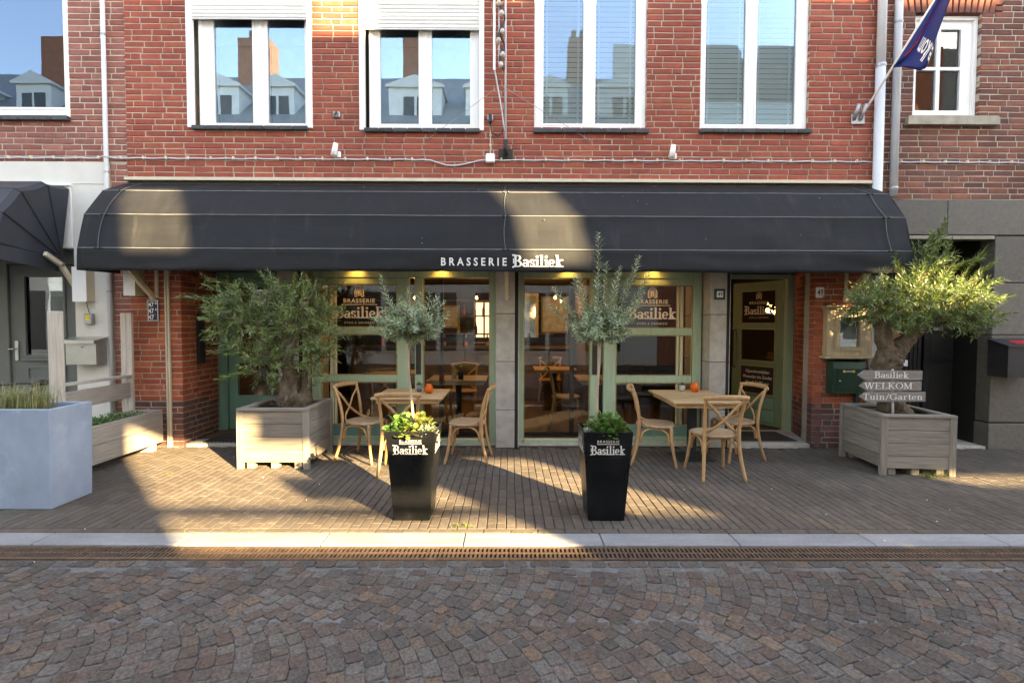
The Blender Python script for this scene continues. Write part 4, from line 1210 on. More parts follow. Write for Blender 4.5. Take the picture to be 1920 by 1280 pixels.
MB().prism([(5.035, 4.145), (6.20, 4.145), (6.20, 4.235), (6.17, 4.255), (5.06, 4.255), (5.035, 4.235)], lambda u, v, a: (u, a, v), WALL - .06, WALL + .1).build('window_sill', M['concrete'], rh)
cl = MB().box(4.89, 4.90, WALL + .02, WALL + .3, -.02, 3.2).box(6.26, 13.5, WALL + .015, WALL + .3, -.02, 3.2).box(4.89, 13.5, WALL + .015, WALL + .3, 2.78, 3.2)
cl = cl.build('cladding', M['pit'], rh)
def slab(x0, x1, z0, z1, pr=0):
    MB().box(x0 + .003, x1 - .003, WALL - .005 - pr, WALL + .2, z0 + .004, z1 - .004, .005).build('stone_slab', M['cladding'], cl)
for a, b in ((4.72, 5.62), (5.62, 7.0), (7.0, 9.5), (9.5, 13.5)): slab(a, b, 2.765, 3.21)
for a, b in ((.345, 1.485), (1.485, 2.155), (2.155, 2.755)): slab(6.245, 7.3, a, b); slab(7.3, 10.0, a, b); slab(10.0, 13.5, a, b)
slab(6.235, 7.3, -.01, .335, .012); slab(7.3, 10.0, -.01, .335, .012); slab(10.0, 13.5, -.01, .335, .012)
MB().box(4.89, 6.24, WALL - .002, WALL + .14, 2.715, 2.758).build('head_trim', M['concrete'], rh)
YR = WALL + .55
rc = MB(); rc.box(4.86, 4.90, WALL + .14, YR + .1, 0, 2.785); rc.box(6.235, 6.30, WALL + .2, YR + .1, 0, 2.785); rc.box(4.9, 6.235, WALL + .14, YR + .1, 2.76, 2.80)
rc.box(5.80, 5.88, YR - .03, YR + .06, 0, 2.775); rc.box(5.88, 6.24, YR, YR + .06, 0, 2.775); rc.box(4.895, 5.0, YR - .03, YR + .06, 0, 2.775); rc.box(5.0, 5.8, YR - .02, YR + .06, 2.35, 2.775)
rc.box(5.90, 6.22, YR - .012, YR - .001, .32, 1.05, .004); rc.box(5.90, 6.22, YR - .012, YR - .001, 1.12, 2.6, .004)
rc.box(4.86, 6.26, YR + .11, YR + .2, 0, 3.2); rc.box(4.86, 6.26, WALL + .205, YR + .11, 2.805, 2.9)
rc.build('door_surround', M['blackdoor'], rh)
bd = MB().box(5.003, 5.797, YR + .022, YR + .05, .03, 2.345).build('black_door', M['blackdoor'], rh)
for i in range(13):
    xx = 5.012 + i * .0606
    if 5.28 < xx + .03 < 5.52:
        parts = [(.04, 1.22), (1.62, 2.34)]
    else: parts = [(.04, 2.34)]
    for z0, z1 in parts: MB().box(xx, xx + .05, YR + .0, YR + .0215, z0, z1, .007).build('door_slat', M['blackdoor'], bd)
dwn = MB(); beads(dwn, 5.27, 5.54, 1.22, 1.62, YR - .02, YR + .018, .03); dwn.build('door_window', M['blackdoor'], bd)
MB().box(5.30, 5.51, YR + .006, YR + .012, 1.25, 1.59).build('pane', M['glass_small'], bd)
MB().box(5.21, 5.59, YR - .016, YR - .001, 1.03, 1.115, .004).build('letter_slot', M['white'], bd)
MB().box(4.9, 6.23, WALL + .0, YR + .05, -.03, .03, .006).build('doorstep', M['stone'], rh)
MB().box(5.93, 6.06, YR - .03, YR - .013, 1.53, 1.78, .004).build('bell_plate', M['silver'], rh)
st = thing('street_number_sign', (6.05, YR - .03, 1.9), 'blue enamel number sign on the black door surround, half hidden by olive leaves', 'sign')
MB().box(5.72, 6.20, YR - .045, YR - .032, 1.865, 2.0, .003).build('plate', M['flag'], st)
sans('1 A', .08, 'lettering', M['enamel'], st, (6.06 - 6.05, -.0165, -.012), FRONT, .22, .01, height=.085)
t = thing('black_letterbox', (6.4, WALL, 1.0), 'black metal letterbox with a red sticker on the stone cladding', 'letterbox')
MB().prism([(WALL - .006, .96), (WALL - .006, 1.42), (WALL - .28, 1.34), (WALL - .28, .96)], lambda u, v, a: (a, u, v), 6.20, 6.62).build('body', M['plastic'], t)
lid = MB().prism([(WALL - .007, 1.422), (WALL - .007, 1.437), (WALL - .30, 1.352), (WALL - .30, 1.337)], lambda u, v, a: (a, u, v), 6.185, 6.635).build('lid', M['plastic'], t)
MB().cbox((6.46, WALL - .16, 1.396), (.10, 0, 0), (0, .07, .0205), (0, -.0005, .0016)).build('sticker', M['red'], lid)

# grey downpipes between the houses
p1 = thing('rain_downpipe', (4.655, WALL - .06, 0), 'wide pale grey downpipe at the right edge of the brasserie house', 'downpipe', 'pale grey rain pipes')
MB().tube([(4.655, WALL - .07, 0), (4.655, WALL - .07, 4.85)], .056, 16).tube([(4.655, WALL - .07, 4.80), (4.655, WALL - .07, 7.5)], .052, 16).build('pipe', M['pipe'], p1, True)
for z in (1.0, 1.62, 3.0, 4.86): MB().lathe([(.060, z - .02), (.063, z), (.060, z + .02)], (4.655, WALL - .07, 0), 16).build('collar', M['metal'], p1)
p2 = thing('rain_downpipe', (4.86, WALL - .06, 3.2), 'slimmer grey downpipe ending above the stone band', 'downpipe', 'pale grey rain pipes')
MB().tube([(4.87, WALL - .06, 3.24), (4.87, WALL - .06, 7.5)], .046, 16).build('pipe', M['pipe'], p2, True)
for z in (3.34, 5.4): MB().lathe([(.050, z - .015), (.053, z), (.050, z + .015)], (4.87, WALL - .06, 0), 16).build('collar', M['metal'], p2)

# ------------------------------------------------------------------ the long awning
AW0, AW1 = -4.90, 4.60
aw = thing('awning', (0, WALL, 3.3), 'long black fabric awning lettered BRASSERIE over the shop front', 'awning')
PROF = [(6.585, 3.355), (6.25, 3.19), (5.97, 2.85), (5.865, 2.45)]
def smooth_prof():
    out = []
    for i, (a, b) in enumerate(zip(PROF, PROF[1:])):
        K = 6
        for q in range(K):
            f = q / K
            n_ = Vector((b[1] - a[1], -(b[0] - a[0]))).normalized()
            s = .010 * math.sin(math.pi * f)
            out.append((a[0] + (b[0] - a[0]) * f + n_.x * s * .3, a[1] + (b[1] - a[1]) * f + n_.y * s * .3, f, i))
    out.append((*PROF[-1], 0, 3))
    return out
sp_ = smooth_prof()
cv = MB(); NX = 120
vs = []
for (y, z, f, i) in sp_:
    for k in range(NX + 1):
        x = AW0 + (AW1 - AW0) * k / NX
        amp = math.sin(math.pi * f)
        d = amp * (.010 * noise.noise((x * 3.1, z * 4, 1)) + .016 * noise.noise((x * .9, z * 1.5, 7)) + .005 * noise.noise((x * 9, z * 2.5, 3)) + .012)
        vs.append((x, y + d, z + d * .4 + .003 * noise.noise((x * .8, i, 3))))
W_ = NX + 1
fs = [(r_ * W_ + k, r_ * W_ + k + 1, (r_ + 1) * W_ + k + 1, (r_ + 1) * W_ + k) for r_ in range(len(sp_) - 1) for k in range(NX)]
cv.add(vs, fs)
for x in (AW0, AW1):       # closed ends
    ring = [(x, y, z) for (y, z, f, i) in sp_] + [(x, 6.56, 2.42)]
    cv.poly(ring)
cv = cv.build('canopy', M['awning'], aw)
so = cv.modifiers.new('thick', 'SOLIDIFY'); so.thickness = .004
va = MB(); vs = []; NZ = 6
for j in range(NZ + 1):
    for k in range(NX + 1):
        x = AW0 + (AW1 - AW0) * k / NX; g_ = j / NZ
        low = .010 * noise.noise((x * .9, 0, 9)) + .004 * noise.noise((x * 5, 0, 2))
        vs.append((x, 5.862 - .012 * g_ + g_ * (.026 * noise.noise((x * 1.7, g_ * 2, 2)) + .012 * noise.noise((x * 6, g_ * 3, 4))), 2.45 - .252 * g_ + g_ * low))
va.add(vs, [(j * W_ + k, j * W_ + k + 1, (j + 1) * W_ + k + 1, (j + 1) * W_ + k) for j in range(NZ) for k in range(NX)])
for x in (AW0, AW1):
    va.poly([(x, 5.862, 2.45), (x, 5.85, 2.20), (x, 6.5, 2.22), (x, 6.5, 2.43)])
va = va.build('valance', M['awning'], aw, True)
so = va.modifiers.new('thick', 'SOLIDIFY'); so.thickness = .004
for (y, z) in PROF[1:]:
    pts = [(AW0 + (AW1 - AW0) * k / 40, y - .006 + .002 * noise.noise((k * .7, z, 0)), z + .002 + .003 * noise.noise((k * .4, z, 5))) for k in range(41)]
    MB().tube(pts, .0055, 6).build('piping', M['piping'], aw)
for x in (-4.66, -.045, 4.36):
    pts = []
    for (a, b) in zip(PROF, PROF[1:]):
        for q in range(5):
            f = q / 5
            pts.append((x - .02 * math.sin(math.pi * f), a[0] + (b[0] - a[0]) * f - .010, a[1] + (b[1] - a[1]) * f + .008))
    pts.append((x, PROF[-1][0] - .01, PROF[-1][1]))
    MB().tube(pts, .004, 6).build('pull_cord', M['cord'], aw)
    for (y, z) in PROF[1:]:
        for s in (-.028, .028): MB().lathe([(0, -.011), (.011, -.005), (.011, .005), (0, .011)], (x + s, y - .014, z + .005), 8).build('cord_knot', M['plastic'], aw)
for x in (-4.535, -.035, 4.30):
    a = MB().bar((x, WALL - .06, 1.94), (x, 5.93, 2.40), .045, .06, (1, 0, 0), .005)
    a.box(x - .02, x + .02, WALL - .085, WALL - .03, 1.90, 1.965, .004)
    arm = a.build('support_arm', M['cream'], aw)
    MB().box(x + .01, x + .05, WALL - .03, WALL - .003, 1.93, 2.35, .003).build('arm_bracket', M['cream'], arm)
sk_ = MB(); r3 = random.Random(21)      # bird specks
for k in range(26):
    a, b = r3.choice(list(zip(PROF, PROF[1:]))); f_ = r3.uniform(.1, .9); x = r3.uniform(AW0 + .2, AW1 - .2); s_ = r3.uniform(.004, .011)
    y_, z_ = a[0] + (b[0] - a[0]) * f_ - .016, a[1] + (b[1] - a[1]) * f_ + .016
    sk_.lathe([(s_, -.001), (s_ * .6, .002), (0, .003)], (x, y_, z_), 7, 1)
sk_.build('specks', M['cord'], aw)['kind'] = 'stuff'
o = aw['_o']
sans('BRASSERIE', .12, 'lettering', M['letter'], aw, (-.405, 5.838 - o[1], 2.264 - o[2]), (R(88), 0, 0), .745, .02, 1.6, height=.092)
serif('Basiliek', .135, 'lettering', M['letter'], aw, (.325, 5.838 - o[1], 2.252 - o[2]), (R(88), 0, 0), .565, .18, .085, True)

# downlights under the awning, all lit
spots_x = (-2.03, -.90, .78, 1.90)
for i, x in enumerate(spots_x):
    t = thing('downlight', (x, WALL + .13, 2.44), ('lit brass downlight above the left logo window', 'lit brass downlight above the glass left of the middle pier', 'lit brass downlight above the glass right of the middle pier', 'lit brass downlight above the right logo window')[i], 'lamp', 'downlights under the lintel')
    MB().lathe([(.03, 2.438), (.034, 2.405), (.028, 2.40), (.026, 2.408), (.0, 2.412)], (x, WALL + .13, 0), 14).build('can', M['cream'], t, True)
    MB().lathe([(.024, 2.4065), (.0, 2.4063)], (x, WALL + .13, 0), 12).build('bulb', glow('bulb_warm', (1.0, .62, .22), 12), t)
    l = bpy.data.lights.new('downlight_lamp', 'SPOT'); l.energy = .9; l.color = (1.0, .62, .18); l.spot_size = R(95); l.spot_blend = .8; l.shadow_soft_size = .02
    lo = bpy.data.objects.new('downlight_lamp', l); COL.objects.link(lo); lo.parent = t
    lo.location = (0, 0, -.04); lo.rotation_euler = (R(18), 0, 0)

# ------------------------------------------------------------------ things fixed to the facade
def plate(name, label, cat, x0, x1, z0, z1, y, m, rim=None):
    t = thing(name, ((x0 + x1) / 2, y, z0), label, cat)
    MB().box(x0, x1, y, y + .012, z0, z1, .003).build('plate', M[m], t)
    if rim:
        b = MB(); beads(b, x0 + .004, x1 - .004, z0 + .004, z1 - .004, y - .002, y - .0004, .008); b.build('rim', M[rim], t)
    return t
t = plate('house_number_plate', 'navy enamel plate numbered 47 on the left brick pier', 'number plate', -4.625, -4.485, 1.625, 1.895, WALL - .022, 'navy', 'enamel')
for i, s in enumerate(('B', 'A', '')):
    z = 1.805 - i * .08
    sans('47', .07, 'lettering', M['enamel'], t, (-.022, -.0035, z - 1.625), FRONT, .068, .018, height=.062)
    if s: sans(s, .03, 'lettering', M['enamel'], t, (.04, -.0035, z - 1.625 + .034), FRONT, .024, .01, height=.030)
t = plate('white_number_tile', 'white tile numbered 49 on the brick beside the open door', 'number plate', 3.945, 4.05, 1.955, 2.09, WALL - .016, 'enamel')
sans('49', .07, 'lettering', M['black'], t, (0, -.003, .03), FRONT, .075, .004, height=.078)
t = plate('green_number_tile', 'green framed tile numbered 49 on the right stone pier', 'number plate', 2.635, 2.775, 1.925, 2.065, WALL - .014, 'darkgreen')
MB().box(2.665, 2.745, WALL - .018, WALL - .0145, 1.955, 2.035).build('tile', M['enamel'], t)
sans('49', .05, 'lettering', M['black'], t, (0, -.0065, .045), FRONT, .06, .006, height=.05)

# cable along the wall
cb = thing('wall_cable', (0, WALL, 3.68), 'grey electric cable clipped along the brick wall above the awning', 'cable')
pts = []
for k in range(-70, 71):
    x = k * .1
    z = 3.682 + .004 * math.sin(k * 1.7)
    if -1.10 < x < -.32: z -= .075 * math.sin((x + 1.10) / .78 * math.pi) ** 2
    y = WALL - .018 if not (4.58 < x < 4.93) else WALL - .008
    if -5.15 < x < -5.02: y = WALL - .085
    pts.append((x, y, z))
MB().tube(pts, .009, 7).build('cable', M['pipe'], cb, True)
k = 0; x = -6.9
while x < 6.9:
    if not (-1.1 < x < -.3) and not (4.58 < x < 4.93) and not (-5.2 < x < -5.0):
        MB().box(x - .011, x + .011, WALL - .036, WALL - .001, 3.668, 3.708, .004).build('clip', M['cream'], cb)
    x += .283
jb = thing('cable_junction_box', (-.245, WALL, 3.64), 'small white junction box where the cable meets the socket lead', 'electrical box')
MB().box(-.305, -.19, WALL - .06, WALL - .001, 3.645, 3.755, .012).build('cover', M['white'], jb)
MB().tube([(-.247, WALL - .03, 3.755), (-.247, WALL - .02, 4.10)], .008, 8).build('conduit', M['cream'], jb)
for z in (3.86, 3.98): MB().box(-.262, -.232, WALL - .032, WALL - .001, z, z + .02, .004).build('clip', M['cream'], jb)
sk = thing('wall_socket', (-.247, WALL, 4.1), 'weatherproof wall socket with a black plug left of the light mast', 'socket')
MB().box(-.285, -.215, WALL - .05, WALL - .001, 4.17, 4.245, .008).build('cover', M['metal'], sk)
MB().box(-.272, -.228, WALL - .085, WALL - .052, 4.13, 4.235, .008).build('plug', M['plastic'], sk)
MB().tube([(-.25, WALL - .06, 4.13), (-.235, WALL - .06, 4.02), (-.16, WALL - .06, 3.965), (-.10, WALL - .07, 4.0), (-.07, WALL - .11, 4.10)], .008, 7).build('lead', M['plastic'], sk, True)

# light ornament mast
ms = thing('light_mast', (-.08, WALL, 3.7), 'steel ornament mast with bulbs and black cable standing off the wall', 'light ornament')
MB().box(-.145, .04, WALL - .03, WALL - .001, 3.70, 3.82, .006).build('base_plate', M['darkwood'], ms)
MB().tube([(-.055, WALL - .03, 3.74), (-.055, WALL - .11, 3.76), (-.055, WALL - .11, 3.90)], .028, 10).build('socket_pipe', M['steel'], ms, True)
MB().tube([(-.055, WALL - .11, 3.86), (-.065, WALL - .11, 6.8)], .013, 10).build('mast', M['pipe'], ms, True)
MB().box(-.212, -.182, WALL - .15, WALL - .12, 4.74, 6.8, .003).build('rail', M['white'], ms)
MB().tube([(-.195, WALL - .135, 4.76), (-.11, WALL - .13, 4.30), (-.07, WALL - .12, 4.02)], .010, 8).build('brace', M['metal'], ms)
MB().box(-.148, -.133, WALL - .14, WALL - .125, 4.82, 6.8, .002).build('rail', M['pipe'], ms)
pts = []; z = 4.75
while z < 6.8:
    pts.append((-.10 + .032 * math.sin(z * 19), WALL - .13 - .02 * math.cos(z * 23), z)); z += .03
MB().tube(pts, .012, 6).build('light_cable', M['plastic'], ms, True)
z = 4.80; i = 0
while z < 6.7:
    x = -.115 + .03 * math.sin(i * 2.3)
    b = MB().lathe([(0, -.040), (.028, -.024), (.033, 0), (.024, .022), (.016, .034), (.016, .055), (0, .056)], (x, WALL - .165, z), 10).build('bulb', M['bulb'], ms, True)
    MB().lathe([(.022, z + .030), (.022, z + .085)], (x, WALL - .165, 0), 8).build('bulb_holder', M['plastic'], b)
    z += (.12, .17, .11, .22)[i % 4]; i += 1
for x, a0, lb in ((-1.04, -.14, 'left'), (1.0, -.09, 'right')):
    g_ = thing('guy_wire', (x, WALL, 3.9), f'thin steel stay wire running down to the {lb} of the light mast', 'wire', 'stay wires of the light mast')
    MB().tube([(a0, WALL - .11, 4.56), (x, WALL - .012, 3.945)], .0035, 5).build('wire', M['metal'], g_)
    MB().lathe([(.022, 0), (.012, .02), (.006, .03)], (x, WALL - .001, 3.945), 8, 1).build('anchor', M['metal'], g_)
for x, lb in ((-2.19, 'small white spotlight on the brick below the shuttered windows'), (2.075, 'small white spotlight on the brick below the windows with blinds')):
    l_ = thing('wall_spotlight', (x, WALL, 3.7), lb, 'lamp', 'white spotlights above the awning')
    MB().box(x - .045, x + .045, WALL - .025, WALL - .001, 3.705, 3.78, .006).build('base', M['white'], l_)
    MB().tube([(x - .03, WALL - .05, 3.715), (x - .005, WALL - .05, 3.87)], [.042, .03], 12).build('head', M['white'], l_, True)
    MB().tube([(x, WALL - .02, 3.74), (x - .02, WALL - .05, 3.76)], .012, 8).build('joint', M['metal'], l_)
an = thing('wall_anchor', (-2.2, WALL, 4.2), 'old rusty iron anchor in the brick between the shuttered windows', 'anchor')
MB().box(-2.24, -2.15, WALL - .03, WALL - .001, 4.20, 4.28, .01).build('plate', M['metal'], an)
MB().tube([(-2.2, WALL - .02, 4.26), (-2.18, WALL - .07, 4.25), (-2.2, WALL - .08, 4.20)], .012, 8).build('hook', M['rust'], an)

# flag
fl_ = thing('flag', (4.42, WALL, 4.15), 'furled blue welcome flag on a white pole slanting over the downpipes', 'flag')
MB().box(4.34, 4.51, WALL - .02, WALL - .001, 4.155, 4.285, .005).build('wall_bracket', M['metal'], fl_)
A_ = Vector((4.44, WALL - .03, 4.22)); Bt = Vector((5.14, 5.74, 5.95))
for q in (-.05, .03): MB().tube([(4.42 + q, WALL - .02, 4.21), (4.44 + q * 1.2, WALL - .09, 4.38)], .024, 10).build('holder', M['metal'], fl_, True)
MB().tube([A_, Bt], .014, 10).build('pole', M['white'], fl_, True)
P_ = lambda t: A_ + (Bt - A_) * t
fm = MB(); NU, NV = 16, 10; vs = []
tip = Vector((4.82, 6.03, 4.53)); top = Vector((4.97, 5.79, 5.48))
for i in range(NU + 1):
    u = i / NU
    e0 = P_(.30 + .70 * u)
    e1 = P_(.30).lerp(tip, min(1, u / .22)) if u < .22 else tip.lerp(top, (u - .22) / .78)
    for j in range(NV + 1):
        v = j / NV
        p = e0.lerp(e1, v)
        p += Vector((.0, -.045 * math.sin(v * 9 + u * 3) * min(1, v * 4), .02 * math.sin(v * 14) * v))
        vs.append(p)
fm.add(vs, [(i * (NV + 1) + j, i * (NV + 1) + j + 1, (i + 1) * (NV + 1) + j + 1, (i + 1) * (NV + 1) + j) for i in range(NU) for j in range(NV)])
cloth = fm.build('cloth', M['flag'], fl_, True)
cloth.modifiers.new('thick', 'SOLIDIFY').thickness = .003
rs = MB()
def on_flag(u, v, lift=.012):
    i = min(int(u * NU), NU - 1); j = min(int(v * NV), NV - 1)
    fu, fv = u * NU - i, v * NV - j
    g4 = lambda a, b: Vector(vs[a * (NV + 1) + b])
    p = g4(i, j).lerp(g4(i + 1, j), fu).lerp(g4(i, j + 1).lerp(g4(i + 1, j + 1), fu), fv)
    return p + Vector((0, -lift, 0))
for k in range(10):
    u0, u1 = .10 + k * .075, .10 + (k + 1) * .075
    rs.poly([on_flag(u0, .20), on_flag(u1, .20), on_flag(u1, .25), on_flag(u0, .25)])
rs.build('red_stripe', M['red'], cloth)
wt = sans('welkom', .1, 'lettering', M['enamel'], cloth, (0, 0, 0), (0, 0, 0), 1.0, .01, height=1.0)
for v in wt.data.vertices:        # lettering follows the cloth, read from behind
    a = .5 - v.co.x; b = v.co.y
    v.co = on_flag(.20 + .16 * (1 - b), .40 + .56 * a, .020) - Vector(fl_['_o'])
# menu case, green letterbox
mc = thing('menu_case', (4.32, WALL, 1.18), 'limed wooden menu case with a small cornice on the right brick wall', 'menu case')
y0 = WALL - .11
b = MB()
for (a_, b_, c_, d_) in cells(4.045, 4.615, 1.215, 1.80, [(4.205, 4.455, 1.325, 1.70)]): b.box(a_, b_, y0, WALL - .002, c_, d_)
beads(b, 4.15, 4.51, 1.275, 1.755, y0 - .012, y0 - .001, .05)
b.build('frame', M['menuwood'], mc)
c_ = MB(); c_.box(4.02, 4.64, y0 - .03, WALL - .002, 1.802, 1.825, .004); c_.box(4.0, 4.66, y0 - .05, WALL - .002, 1.827, 1.855, .006)
c_.build('cornice', M['menuwood'], mc)
MB().box(4.01, 4.65, y0 - .035, WALL - .002, 1.178, 1.212, .005).build('ledge', M['menuwood'], mc)
MB().box(4.21, 4.45, WALL - .05, WALL - .045, 1.33, 1.69).build('menu_sheet', M['paper'], mc)
MB().box(4.205, 4.455, y0 + .02, y0 + .024, 1.325, 1.70).build('pane', M['glass_small'], mc)
MB().box(4.05, 4.08, y0 - .02, WALL - .001, 1.857, 1.875, .003).build('lamp_rail', M['steel'], mc)
gb = thing('green_letterbox', (4.3, WALL, .7), 'dark green letterbox with yellow bosses below the menu case', 'letterbox')
MB().prism([(WALL - .004, .735), (WALL - .004, 1.165), (WALL - .14, 1.135), (WALL - .16, 1.06), (WALL - .13, .735)], lambda u, v, a: (a, u, v), 4.105, 4.515).build('body', M['darkgreen'], gb)
dr = MB().prism([(WALL - .166, 1.055), (WALL - .170, 1.045), (WALL - .140, .765), (WALL - .134, .765), (WALL - .161, 1.055)], lambda u, v, a: (a, u, v), 4.16, 4.47).build('door', M['darkgreen'], gb)
for x in (4.235, 4.355): MB().lathe([(.018, 0), (.014, .008)], (x, WALL - .168, 1.02), 10, 1).build('boss', M['yellow'], dr)
MB().box(4.235, 4.355, WALL - .172, WALL - .168, 1.011, 1.029).build('name_slot', M['metal'], dr)
MB().lathe([(.012, 0), (.010, .008)], (4.19, WALL - .158, .90), 10, 1).build('lock', M['silver'], dr)
MB().box(4.47, 4.52, WALL - .05, WALL - .005, .4, .734, .004).build('post', M['darkgreen'], gb)
gp_ = thing('guide_post', (-4.37, WALL - .03, 0), 'slim cream metal guide strip standing against the left brick pier', 'post')
MB().box(-4.392, -4.372, WALL - .05, WALL - .002, 0, 2.36, .003).box(-4.370, -4.346, WALL - .035, WALL - .002, 0, 2.36, .003).build('rail', M['cream'], gp_)
MB().box(-4.40, -4.34, WALL - .055, WALL - .001, 0, .03, .003).build('foot', M['metal'], gp_)

# ------------------------------------------------------------------ chairs and tables
def spline(pts, n=5):
    pts = [Vector(p) for p in pts]; out = []
    P = [pts[0] * 2 - pts[1]] + pts + [pts[-1] * 2 - pts[-2]]
    for i in range(1, len(P) - 2):
        for k in range(n):
            t = k / n; a, b, c, d = P[i - 1], P[i], P[i + 1], P[i + 2]
            out.append(.5 * ((2 * b) + (c - a) * t + (2 * a - 5 * b + 4 * c - d) * t * t + (3 * b - a - 3 * c + d) * t ** 3))
    out.append(pts[-1])
    return out
def taper(n, *rs):
    out = []
    for i in range(n):
        f = i / (n - 1) * (len(rs) - 1); k = min(int(f), len(rs) - 2)
        out.append(rs[k] + (rs[k + 1] - rs[k]) * (f - k))
    return out
def make_chair():      # faces +Y, stands on z = 0
    t = local(thing('cross_back_chair', (0, 0, 0), 'x', 'chair', 'bentwood cross back chairs around the two tables'))
    m = MB(); N = 36; prof = [(.90, .438), (1.0, .446), (1.0, .462), (.95, .470), (.86, .468), (.5, .462), (.0001, .460)]
    vs = []
    for (s, z) in prof:
        for k in range(N):
            a = 2 * math.pi * k / N; c, q = math.cos(a), math.sin(a)
            e = 2.6
            r_ = (abs(c) ** e + abs(q) ** e) ** (-1 / e)
            y = .215 * r_ * q; x = .222 * r_ * c * (1 + .12 * q)
            vs.append((x * s, y * s, z))
    m.add(vs, [(i * N + k, i * N + (k + 1) % N, (i + 1) * N + (k + 1) % N, (i + 1) * N + k) for i in range(len(prof) - 1) for k in range(N)])
    m.poly([vs[N - 1 - k] for k in range(N)])
    m.build('seat', M['seat'], t, True)
    for s in (-1, 1):
        p = spline([(s * .225, -.265, 0), (s * .196, -.205, .22), (s * .182, -.178, .46), (s * .192, -.205, .68), (s * .212, -.268, .875)])
        MB().tube(p, taper(len(p), .015, .0185, .019, .0175, .0165), 10).build('back_leg', M['chair'], t, True)
        p = spline([(s * .222, .235, 0), (s * .202, .20, .16), (s * .185, .175, .34), (s * .18, .168, .445)])
        MB().tube(p, taper(len(p), .0145, .0175, .020), 10).build('front_leg', M['chair'], t, True)
        p = spline([(s * .203, -.238, .825), (s * .10, -.232, .735), (0, -.214 - s * .006, .625), (-s * .115, -.185, .525), (-s * .185, -.11, .465), (-s * .214, -.02, .452)])
        MB().tube(p, [(.0155, .0065)] * len(p), 8, flat=Vector((0, 0, 1))).build('cross_slat', M['chair'], t, True)
    p = spline([(-.238, -.262, .862), (-.15, -.302, .872), (0, -.318, .876), (.15, -.302, .872), (.238, -.262, .862)])
    MB().tube(p, [(.028 - .006 * abs(i / (len(p) - 1) - .5) * 2, .0125) for i in range(len(p))], 12, flat=Vector((0, 0, 1))).build('top_rail', M['chair'], t, True)
    def hoop(a, b):
        a, b = Vector(a), Vector(b); mid = (a + b) / 2; p = []
        for f, z in ((0, .265), (.03, .335), (.13, .395), (.30, .424), (.5, .430), (.70, .424), (.87, .395), (.97, .335), (1, .265)):
            q = a.lerp(b, f); p.append((q.x, q.y, z))
        p = spline(p, 3)
        MB().tube(p, .0105, 8).build('hoop_brace', M['chair'], t, True)
    hoop((-.178, .150, 0), (.178, .150, 0)); hoop((-.172, -.155, 0), (.172, -.155, 0))
    hoop((-.192, -.165, 0), (-.192, .155, 0)); hoop((.192, -.165, 0), (.192, .155, 0))
    me = MB()
    for s in (-1, 1):
        me.lathe([(.008, 0), (.008, .006), (0, .008)], (s * .214, -.278, .862), 8, 1)
    me.build('screw', M['metal'], t)
    return t
chair = make_chair()
CH = [(-1.705, 6.03, -108, 'bentwood cross back chair beside the large left olive box, facing right'),
      (-1.17, 5.56, 4, 'bentwood cross back chair half hidden behind the left black planter'),
      (-.485, 5.98, 86, 'bentwood cross back chair in front of the middle stone pier, facing left'),
      (1.695, 5.90, -104, 'bentwood cross back chair just right of the right black planter, facing right'),
      (2.185, 5.41, 3, 'bentwood cross back chair nearest the street with its back to the viewer'),
      (2.70, 6.09, 104, 'bentwood cross back chair in front of the open green door')]
for i, (x, y, a, lb) in enumerate(CH):
    c = chair if i == 0 else copy_tree(chair)
    c.location = (x, y, .001); c.rotation_euler = (0, 0, R(a)); c['label'] = lb

def table(x0, x1, y0, y1, label):
    t = thing('terrace_table', ((x0 + x1) / 2, (y0 + y1) / 2, 0), label, 'table', 'wooden terrace tables')
    n = 5; h = (y1 - y0) / n
    for i in range(n): MB().box(x0, x1, y0 + i * h + .0006, y0 + (i + 1) * h - .0006, .728, .752 + rg.uniform(-.0004, .0004), .003).build('top_board', M['tabletop'], t)
    f = MB(); f.box(x0 + .05, x1 - .05, y0 + .045, y0 + .07, .675, .727, .003); f.box(x0 + .05, x1 - .05, y1 - .07, y1 - .045, .675, .727, .003)
    f.box(x0 + .05, x0 + .075, y0 + .071, y1 - .071, .675, .727, .003); f.box(x1 - .075, x1 - .05, y0 + .071, y1 - .071, .675, .727, .003)
    f.build('apron', M['tabletop'], t)
    cx, cy = (x0 + x1) / 2, (y0 + y1) / 2
    MB().box(cx - .045, cx + .045, cy - .045, cy + .045, .012, .727, .004).build('column', M['steel'], t)
    MB().box(cx - .21, cx + .21, cy - .21, cy + .21, .002, .014, .003).build('base_plate', M['steel'], t)
    MB().box(cx - .25, cx + .25, cy - .25, cy + .25, .700, .727).build('top_bracket', M['steel'], t)
table(-1.60, -.77, 5.88, 6.70, 'square wooden table on the left terrace with an orange candle jar')
table(1.82, 2.60, 5.62, 6.66, 'wooden table on the right terrace with an orange candle jar and small pot')
def candle(x, y, label):
    t = thing('candle_jar', (x, y, .753), label, 'candle jar', 'orange candle jars')
    MB().lathe([(.030, .0), (.046, .012), (.056, .035), (.057, .055), (.046, .085), (.034, .10), (.035, .115), (.031, .115), (.030, .10), (.042, .083), (.052, .055), (.05, .03), (.0, .012)], (x, y, .754), 18).build('glass', M['orange'], t, True)
    MB().lathe([(.022, .772), (.022, .79), (0, .79)], (x, y, 0), 12).build('candle', M['letter'], t)
candle(-.985, 6.26, 'orange glass candle jar on the left table')
candle(2.36, 6.47, 'orange glass candle jar on the right table')
